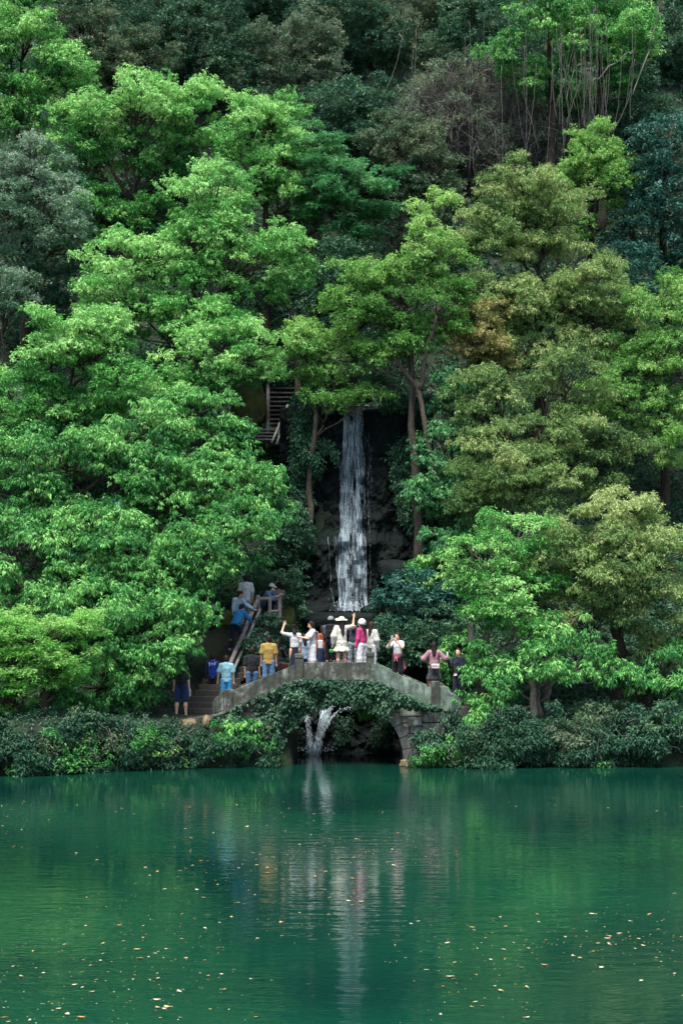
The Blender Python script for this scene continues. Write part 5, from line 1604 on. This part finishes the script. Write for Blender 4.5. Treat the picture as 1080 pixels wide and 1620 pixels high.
def carried(name, label, cat, c, rot, parts):
    """parts: (part name, SDF in local axes, material)"""
    root = thing(name, label, cat, c, rot)
    for nm, S, mt in parts:
        v, q = S.mesh(.010); mesh_np(nm, v, q, mt, root, smooth=True)
    return root

def phone(label, c, rot, tilt=0.0, col=(.02, .02, .025)):
    ax = (X_, rotx(Y_, tilt), rotx(Z_, tilt))
    b = SDF(0); b.box((0, 0, 0), ax, (.040, .008, .080), .007)
    l = SDF(0); l.box(ax[2] * .05 + X_ * .018 + ax[1] * .010, ax, (.014, .004, .018), .0035)
    root = thing("phone", label, "phone", c, rot)
    for nm, S, mt in (("case", b, cloth(col, .4)), ("lens_block", l, cloth((.01, .01, .01), .3))):
        v, q = S.mesh(.004); mesh_np(nm, v, q, mt, root, smooth=True)

def backpack(label, c, rot, col, sc=1.0, straps=None):
    b = SDF(.03); b.box((0, 0, 0), (X_, Y_, Z_), np.array((.145, .075, .21)) * sc, .06)
    p = SDF(.0); p.box((0, .08 * sc, -.07 * sc), (X_, Y_, Z_), np.array((.105, .035, .10)) * sc, .03)
    h = SDF(.01)
    for a in np.linspace(0, np.pi, 7)[:-1]:
        a2 = a + np.pi / 6
        h.cap((.035 * math.cos(a), -.02, .205 * sc + .03 * math.sin(a)), (.035 * math.cos(a2), -.02, .205 * sc + .03 * math.sin(a2)), .008)
    st = SDF(.01)
    for sd in (-1, 1):
        st.cap((sd * .10, -.07, .17 * sc), (sd * .12, -.24, .19 * sc), .016); st.cap((sd * .12, -.24, .19 * sc), (sd * .13, -.27, -.05), .016)
    d = tuple(x * .7 for x in col)
    return carried("backpack", label, "backpack", c, rot, [("bag", b, cloth(col)), ("front_pocket", p, cloth(d)), ("handle", h, cloth(d)), ("strap", st, cloth(d))])

def handbag(label, c, rot, col, size=(.13, .045, .09), strap=None, name="handbag"):
    b = SDF(.02); b.box((0, 0, 0), (X_, Y_, Z_), size, .025)
    fl = SDF(0); fl.box((0, size[1] * .55, size[2] * .35), (X_, Y_, Z_), (size[0] * .98, size[1] * .55, size[2] * .62), .02)
    parts = [("bag", b, cloth(col)), ("flap", fl, cloth(tuple(x * .92 for x in col)))]
    if strap:
        s_ = SDF(.005)
        for a, b_ in zip(strap[:-1], strap[1:]): s_.cap(a, b_, .010)
        parts.append(("strap", s_, cloth(col)))
    return carried(name, label, "bag", c, rot, parts)

JEANS = (.055, .125, .24)
UPPH = ((.30, .62, -.42), (-.62, .30, .80))          # hand lifted in front of the face
RAISE = ((.62, .35, .22), (.12, .20, .95))          # hand high with a phone
HEADH = ((.85, .15, .40), (-.75, .10, .75))          # hand on the head
FWD = ((.20, .55, -.75), (-.30, .85, .15))           # forearms forward
HIPS = ((.35, -.05, -1), (-.05, .55, -.6))

p = person("man in navy shorts with bare calves standing on the tan wall block", (287, 1135), 44.55, 176, 1.74, top=(.012, .018, .018), bottom="shorts", bcol=(.012, .030, .10), shoes=(.25, .26, .27), feet_z="row", legs=(((.10, .0, -1), (.04, -.02, -1)), ((.10, .02, -1), (.04, -.04, -1))))
backpack("black backpack worn by the man in navy shorts", p["back"], p["rot"], (.012, .016, .015), .95)
hb = SDF(.02); hb.cap((0, 0, -.10), (0, 0, .03), .034); hb.cap((0, 0, .03), (0, 0, .075), .026, .014)
hc_ = SDF(0); hc_.cap((0, 0, .085), (0, 0, .10), .016)
carried("water_bottle", "clear water bottle in the hand of the man in navy shorts", "bottle", p["hands"][0] + Vector((0.02, -.03, -.02)), 0, [("bottle", hb, cloth((.35, .40, .42), .25)), ("cap", hc_, cloth((.7, .7, .7)))])
person("boy in a royal blue shirt with white letters across its back", (337, 1034), 46.3, 172, 1.58, top=(.010, .045, .36), sleeve="long", sleevecol=(.008, .016, .06), bcol=(.010, .010, .014), pitch=.12, text="SAF")
person("boy in a pale blue t-shirt and bright blue trousers", (358, 1037), 45.4, 183, 1.62, top=(.26, .52, .62), bcol=(.05, .33, .66), pitch=.2, loose=.01, arms=(((.22, .0, -1), (.06, .12, -1)), ((.30, .02, -1), (.10, .2, -1))))
person("man in a black t-shirt and jeans beside the mustard shirt", (399, 1024), 45.35, 176, 1.72, top=(.010, .012, .016), bcol=JEANS)
person("man in a mustard yellow t-shirt and blue jeans seen from behind", (425, 1005), 45.2, 178, 1.75, top=(.36, .24, .065), bcol=(.09, .20, .34), yaw=-.5, loose=.012, shoes=(.3, .3, .3))
p = person("person in black with a white collar half hidden behind the mustard shirt", (439, 1012), 45.9, 165, 1.62, top=(.012, .012, .016), sleeve="long", bcol=(.012, .012, .02), female=True, hair="bob", arms=(FWD, HANG))
handbag("dark red shoulder bag beside the mustard-shirted man", p["W"]((-.24, -.02, .86)), p["rot"], (.10, .012, .015), (.09, .05, .075))
ca = SDF(.02); ca.ell((0, 0, 0), (X_, Y_, Z_), (.10, .075, .035))
ca2 = SDF(.0); ca2.ell((0, .03, .02), (X_, Y_, Z_), (.05, .04, .02))
carried("scarf", "white scarf round the neck of the person in black", "scarf", p["W"]((0, 0, 1.435)), p["rot"], [("wrap", ca, cloth((.62, .64, .64))), ("knot", ca2, cloth((.55, .57, .57)))])
person("woman in a white t-shirt and navy skirt with one hand raised to her head", (466, 989), 45.2, 192, 1.64, top=(.62, .65, .66), bottom=(.62, .05, .0), bcol=(.010, .014, .032), female=True, hair="bun", arms=(HANG, ((.75, .25, .25), (-.35, .25, 1.0))), yaw=.4, pitch=-.1)
person("person in a pale blue shirt standing behind the navy-skirted woman", (481, 1003), 45.9, 200, 1.55, top=(.30, .42, .60), sleeve="short", bcol=(.06, .12, .16), female=True, hair="bob", loose=.012)
p = person("woman in a white tee and white wide trousers facing sideways", (494, 983), 45.15, -78, 1.66, top=(.66, .69, .70), bottom="wide", bcol=(.66, .68, .69), female=True, hair="mid", arms=(FWD, FWD), pitch=.12, loose=.012)
handbag("white bag slung behind the woman in white trousers", p["W"]((0.03, .24, .98)), p["rot"], (.62, .64, .66), (.085, .07, .13), strap=[(0, 0, .1), (.02, -.08, .38), (.02, -.26, .40)])
p = person("long-haired person in an orange top behind the woman in white", (511, 990), 45.9, -150, 1.60, top=(.42, .09, .035), sleeve="long", bcol=(.012, .035, .10), female=True, hair="mid", hcol="brown")
p = person("person in a denim shirt and grey cap facing the waterfall", (523, 976), 45.85, 178, 1.74, top=(.075, .12, .25), sleeve="long", bcol=(.010, .010, .013), hat="cap", hatcol=(.20, .24, .24), pitch=-.15)
backpack("black backpack worn under the grey cap beside the sun hat", p["back"], p["rot"], (.008, .010, .013), 1.1)
p = person("woman in a cream sun hat and cream jacket lifting a phone", (540, 977), 45.0, 186, 1.66, top=(.66, .64, .55), sleeve="puff", bottom=(.27, .09, 1.0), bcol=(.66, .64, .55), female=True, hair="long", arms=(RAISE, ((.30, -.02, -1), (.15, .10, -1))), hat="sun", hatcol=(.74, .71, .56), loose=.022, hem=-.10, yaw=-.35, pitch=-.12, shoes=(.5, .45, .4))
phone("black phone held up by the woman in the sun hat", p["hands"][0] + Vector((0, 0.03, .05)), p["rot"], -.2)
gb = SDF(.02); gb.box((0, 0, 0), (X_, Y_, Z_), (.095, .06, .055), .03)
gk = SDF(.01)
for a in np.linspace(0, np.pi, 7)[:-1]:
    gk.cap((.06 * math.cos(a), 0, .05 + .08 * math.sin(a)), (.06 * math.cos(a + np.pi / 6), 0, .05 + .08 * math.sin(a + np.pi / 6)), .007)
carried("handbag", "small green bag hanging from the hand of the sun-hatted woman", "bag", p["hands"][1] + Vector((0, 0, -.11)), p["rot"], [("bag", gb, cloth((.04, .32, .10))), ("handle", gk, cloth((.03, .22, .07)))])
p = person("person in a dark top and pale jeans lifting a camera behind the sun hat", (559, 980), 45.9, 176, 1.66, top=(.05, .05, .085), sleeve="short", bcol=(.22, .28, .34), arms=(HANG, UPPH), hair="bob", female=True, pitch=-.2)
cb_ = SDF(0); cb_.box((0, 0, 0), (X_, Y_, Z_), (.065, .03, .045), .012); cl_ = SDF(0); cl_.cap((0, -.03, -.002), (0, -.085, -.002), .034, .036)
carried("camera_body", "small black camera lifted beside the sun hat", "camera", p["hands"][1] + Vector((-.05, 0.03, .02)), p["rot"], [("housing", cb_, cloth((.012, .012, .013), .4)), ("lens", cl_, cloth((.02, .02, .022), .3))])
p = person("woman in a pink cardigan, white knitted hat and white trousers", (572, 981), 45.1, -128, 1.66, top=(.62, .045, .20), sleeve="long", bottom="wide", bcol=(.68, .68, .70), female=True, hair="long", hcol="brown", hat="beanie", hatcol=(.74, .73, .68), yaw=-.25)
p = person("woman with a white jacket and white trousers beside the pink cardigan", (587, 984), 45.55, 150, 1.62, top=(.56, .58, .52), sleeve="puff", bottom="trousers", bcol=(.58, .62, .62), female=True, hair="long", hcol="brown", loose=.012)
p = person("woman in a white tee with a pink shirt tied at her waist", (629, 1001), 45.4, -28, 1.66, top=(.66, .68, .70), bcol=(.010, .010, .013), female=True, hair="bob", hcol="brown", arms=(UPPH, UPPH), apron=(.46, .13, .17), pitch=.05)
phone("pale phone held before the face of the woman with the tied pink shirt", (p["hands"][0] + p["hands"][1]) * .5 + Vector((-.04, -.02, .03)), p["rot"], .1, (.45, .5, .48))
person("woman with very long black hair in a pink blouse and dark skirt", (686, 1016), 45.35, 180, 1.66, top=(.40, .20, .24), sleeve="puff", bottom=(.40, .09, .5), bcol=(.035, .037, .045), female=True, hair="long", arms=(((.75, .10, -.80), (-.25, .95, -.05)), ((.70, .10, -.85), (-.25, .9, .05))), shoes=(.05, .05, .05))
p = person("man dressed in navy holding a white cup at the bridge's end", (725, 1026), 45.0, -42, 1.71, top=(.007, .012, .026), sleeve="long", bcol=(.007, .014, .030), arms=(((.15, .45, -.75), (-.1, .55, .95)), ((.10, .15, -1), (-.25, .55, -.5))), yaw=-.3)
cp = SDF(0); cp.cap((0, 0, -.055), (0, 0, .055), .028, .036); cd_ = SDF(0); cd_.cap((0, 0, .075), (0, 0, .08), .037)
carried("cup", "white paper cup in the hand of the man in navy", "cup", p["hands"][0] + Vector((0, -.02, .04)), 0, [("cup_body", cp, cloth((.68, .70, .70))), ("lid", cd_, cloth((.5, .52, .52)))])
lady = person
p = [o for o in COL.objects if o.get("label", "").startswith("woman with very long black")][0]
handbag("small cream crossbody bag on the back of the long-haired woman", (p.location.x + .03, p.location.y - .24, p.location.z + .93), R(176), (.66, .58, .55), (.13, .045, .075), strap=[(-.1, 0, .05), (-.2, .12, .25), (-.17, .15, .45)])
# on the stone stairs and the lookout
person("person in a bright blue jacket bent forward climbing the stone stairs", (372, 957), 47.35, 150, 1.62, top=(.035, .25, .55), sleeve="long", bcol=(.010, .012, .022), lean=.62, pitch=-.1, arms=(((.2, .8, -.7), (-.05, .7, -.5)), ((.1, .5, -.9), (0, .6, -.6))), shoes=(.4, .4, .4), loose=.022, legs=(((.06, .55, -1), (.0, -.35, -1)), ((.05, -.05, -1), (.0, -.25, -1))))
person("person in a pale blue jacket over a patterned shirt holding the rail", (373, 935), 48.35, 40, 1.64, top=(.40, .56, .70), sleeve="long", bcol=(.30, .42, .52), hcol="brown", female=True, hair="mid", lean=.30, pitch=.2, arms=(HANG, ((.5, .45, -.7), (.35, .6, -.35))), cuff=(.02, .03, .06), loose=.012)
p = person("person in a white shirt standing above the pale blue jacket", (389, 910), 48.9, 182, 1.70, top=(.60, .62, .66), sleeve="short", bcol=(.30, .36, .44), loose=.015)
person("woman in a denim shirt and white cap leaning over the lookout rail", (414, 928), 49.45, 62, 1.66, top=(.10, .22, .34), sleeve="long", bcol=(.012, .02, .05), female=True, hair="mid", hat="cap", hatcol=(.72, .73, .72), lean=.75, pitch=-.55, arms=(((.10, .65, -.85), (-.2, .75, .35)), ((.12, .65, -.85), (-.25, .75, .35))), mask=True, loose=.012, feet_z=None)
p = person("person in a tan top and pale jeans filming at the lookout corner", (441, 922), 49.75, 200, 1.62, top=(.34, .27, .21), sleeve="short", bcol=(.22, .32, .42), arms=(UPPH, UPPH), hair="short")
phone("dark phone held up at the lookout corner", (p["hands"][0] + p["hands"][1]) * .5 + Vector((0, 0, .05)), p["rot"], -.1)
# ------------------------------------------------------------------ daylight and camera
SUN_EL, SUN_ROT = R(69), R(200)
w = bpy.data.worlds.new("World"); scene.world = w; w.use_nodes = True
nt = w.node_tree
bg = nt.nodes["Background"]
sky = nt.nodes.new("ShaderNodeTexSky"); sky.sky_type = 'NISHITA'; sky.sun_disc = False
sky.sun_elevation = SUN_EL; sky.sun_rotation = SUN_ROT
sky.air_density = 1.0; sky.dust_density = 2.0
nt.links.new(sky.outputs[0], bg.inputs[0]); bg.inputs[1].default_value = 0.10
sd = bpy.data.lights.new("sun", 'SUN'); sd.energy = 3.8; sd.angle = R(24); sd.color = (1.0, 0.96, 0.88)
so = bpy.data.objects.new("sun", sd); link(so)
dv = Vector((math.sin(SUN_ROT) * math.cos(SUN_EL), math.cos(SUN_ROT) * math.cos(SUN_EL), math.sin(SUN_EL)))
so.rotation_euler = dv.to_track_quat('Z', 'Y').to_euler()
so.location = (-20, -20, 60)
cam = bpy.data.cameras.new("camera")
cam.sensor_fit = 'VERTICAL'; cam.sensor_height = 36; cam.lens = F / 1620 * 36
cam.shift_y = (HZ - 810) / 1620
cam.clip_start = 0.2; cam.clip_end = 600
co_ = bpy.data.objects.new("camera", cam); link(co_)
co_.location = (0, 0, CAMZ); co_.rotation_euler = (R(90), 0, 0)
scene.camera = co_
scene.view_settings.view_transform = 'Standard'
scene.view_settings.look = 'None'
scene.view_settings.exposure = 1.62
scene.view_settings.gamma = 1.0
scene.cycles.max_bounces = 8
scene.cycles.transparent_max_bounces = 24
scene.cycles.use_denoising = True
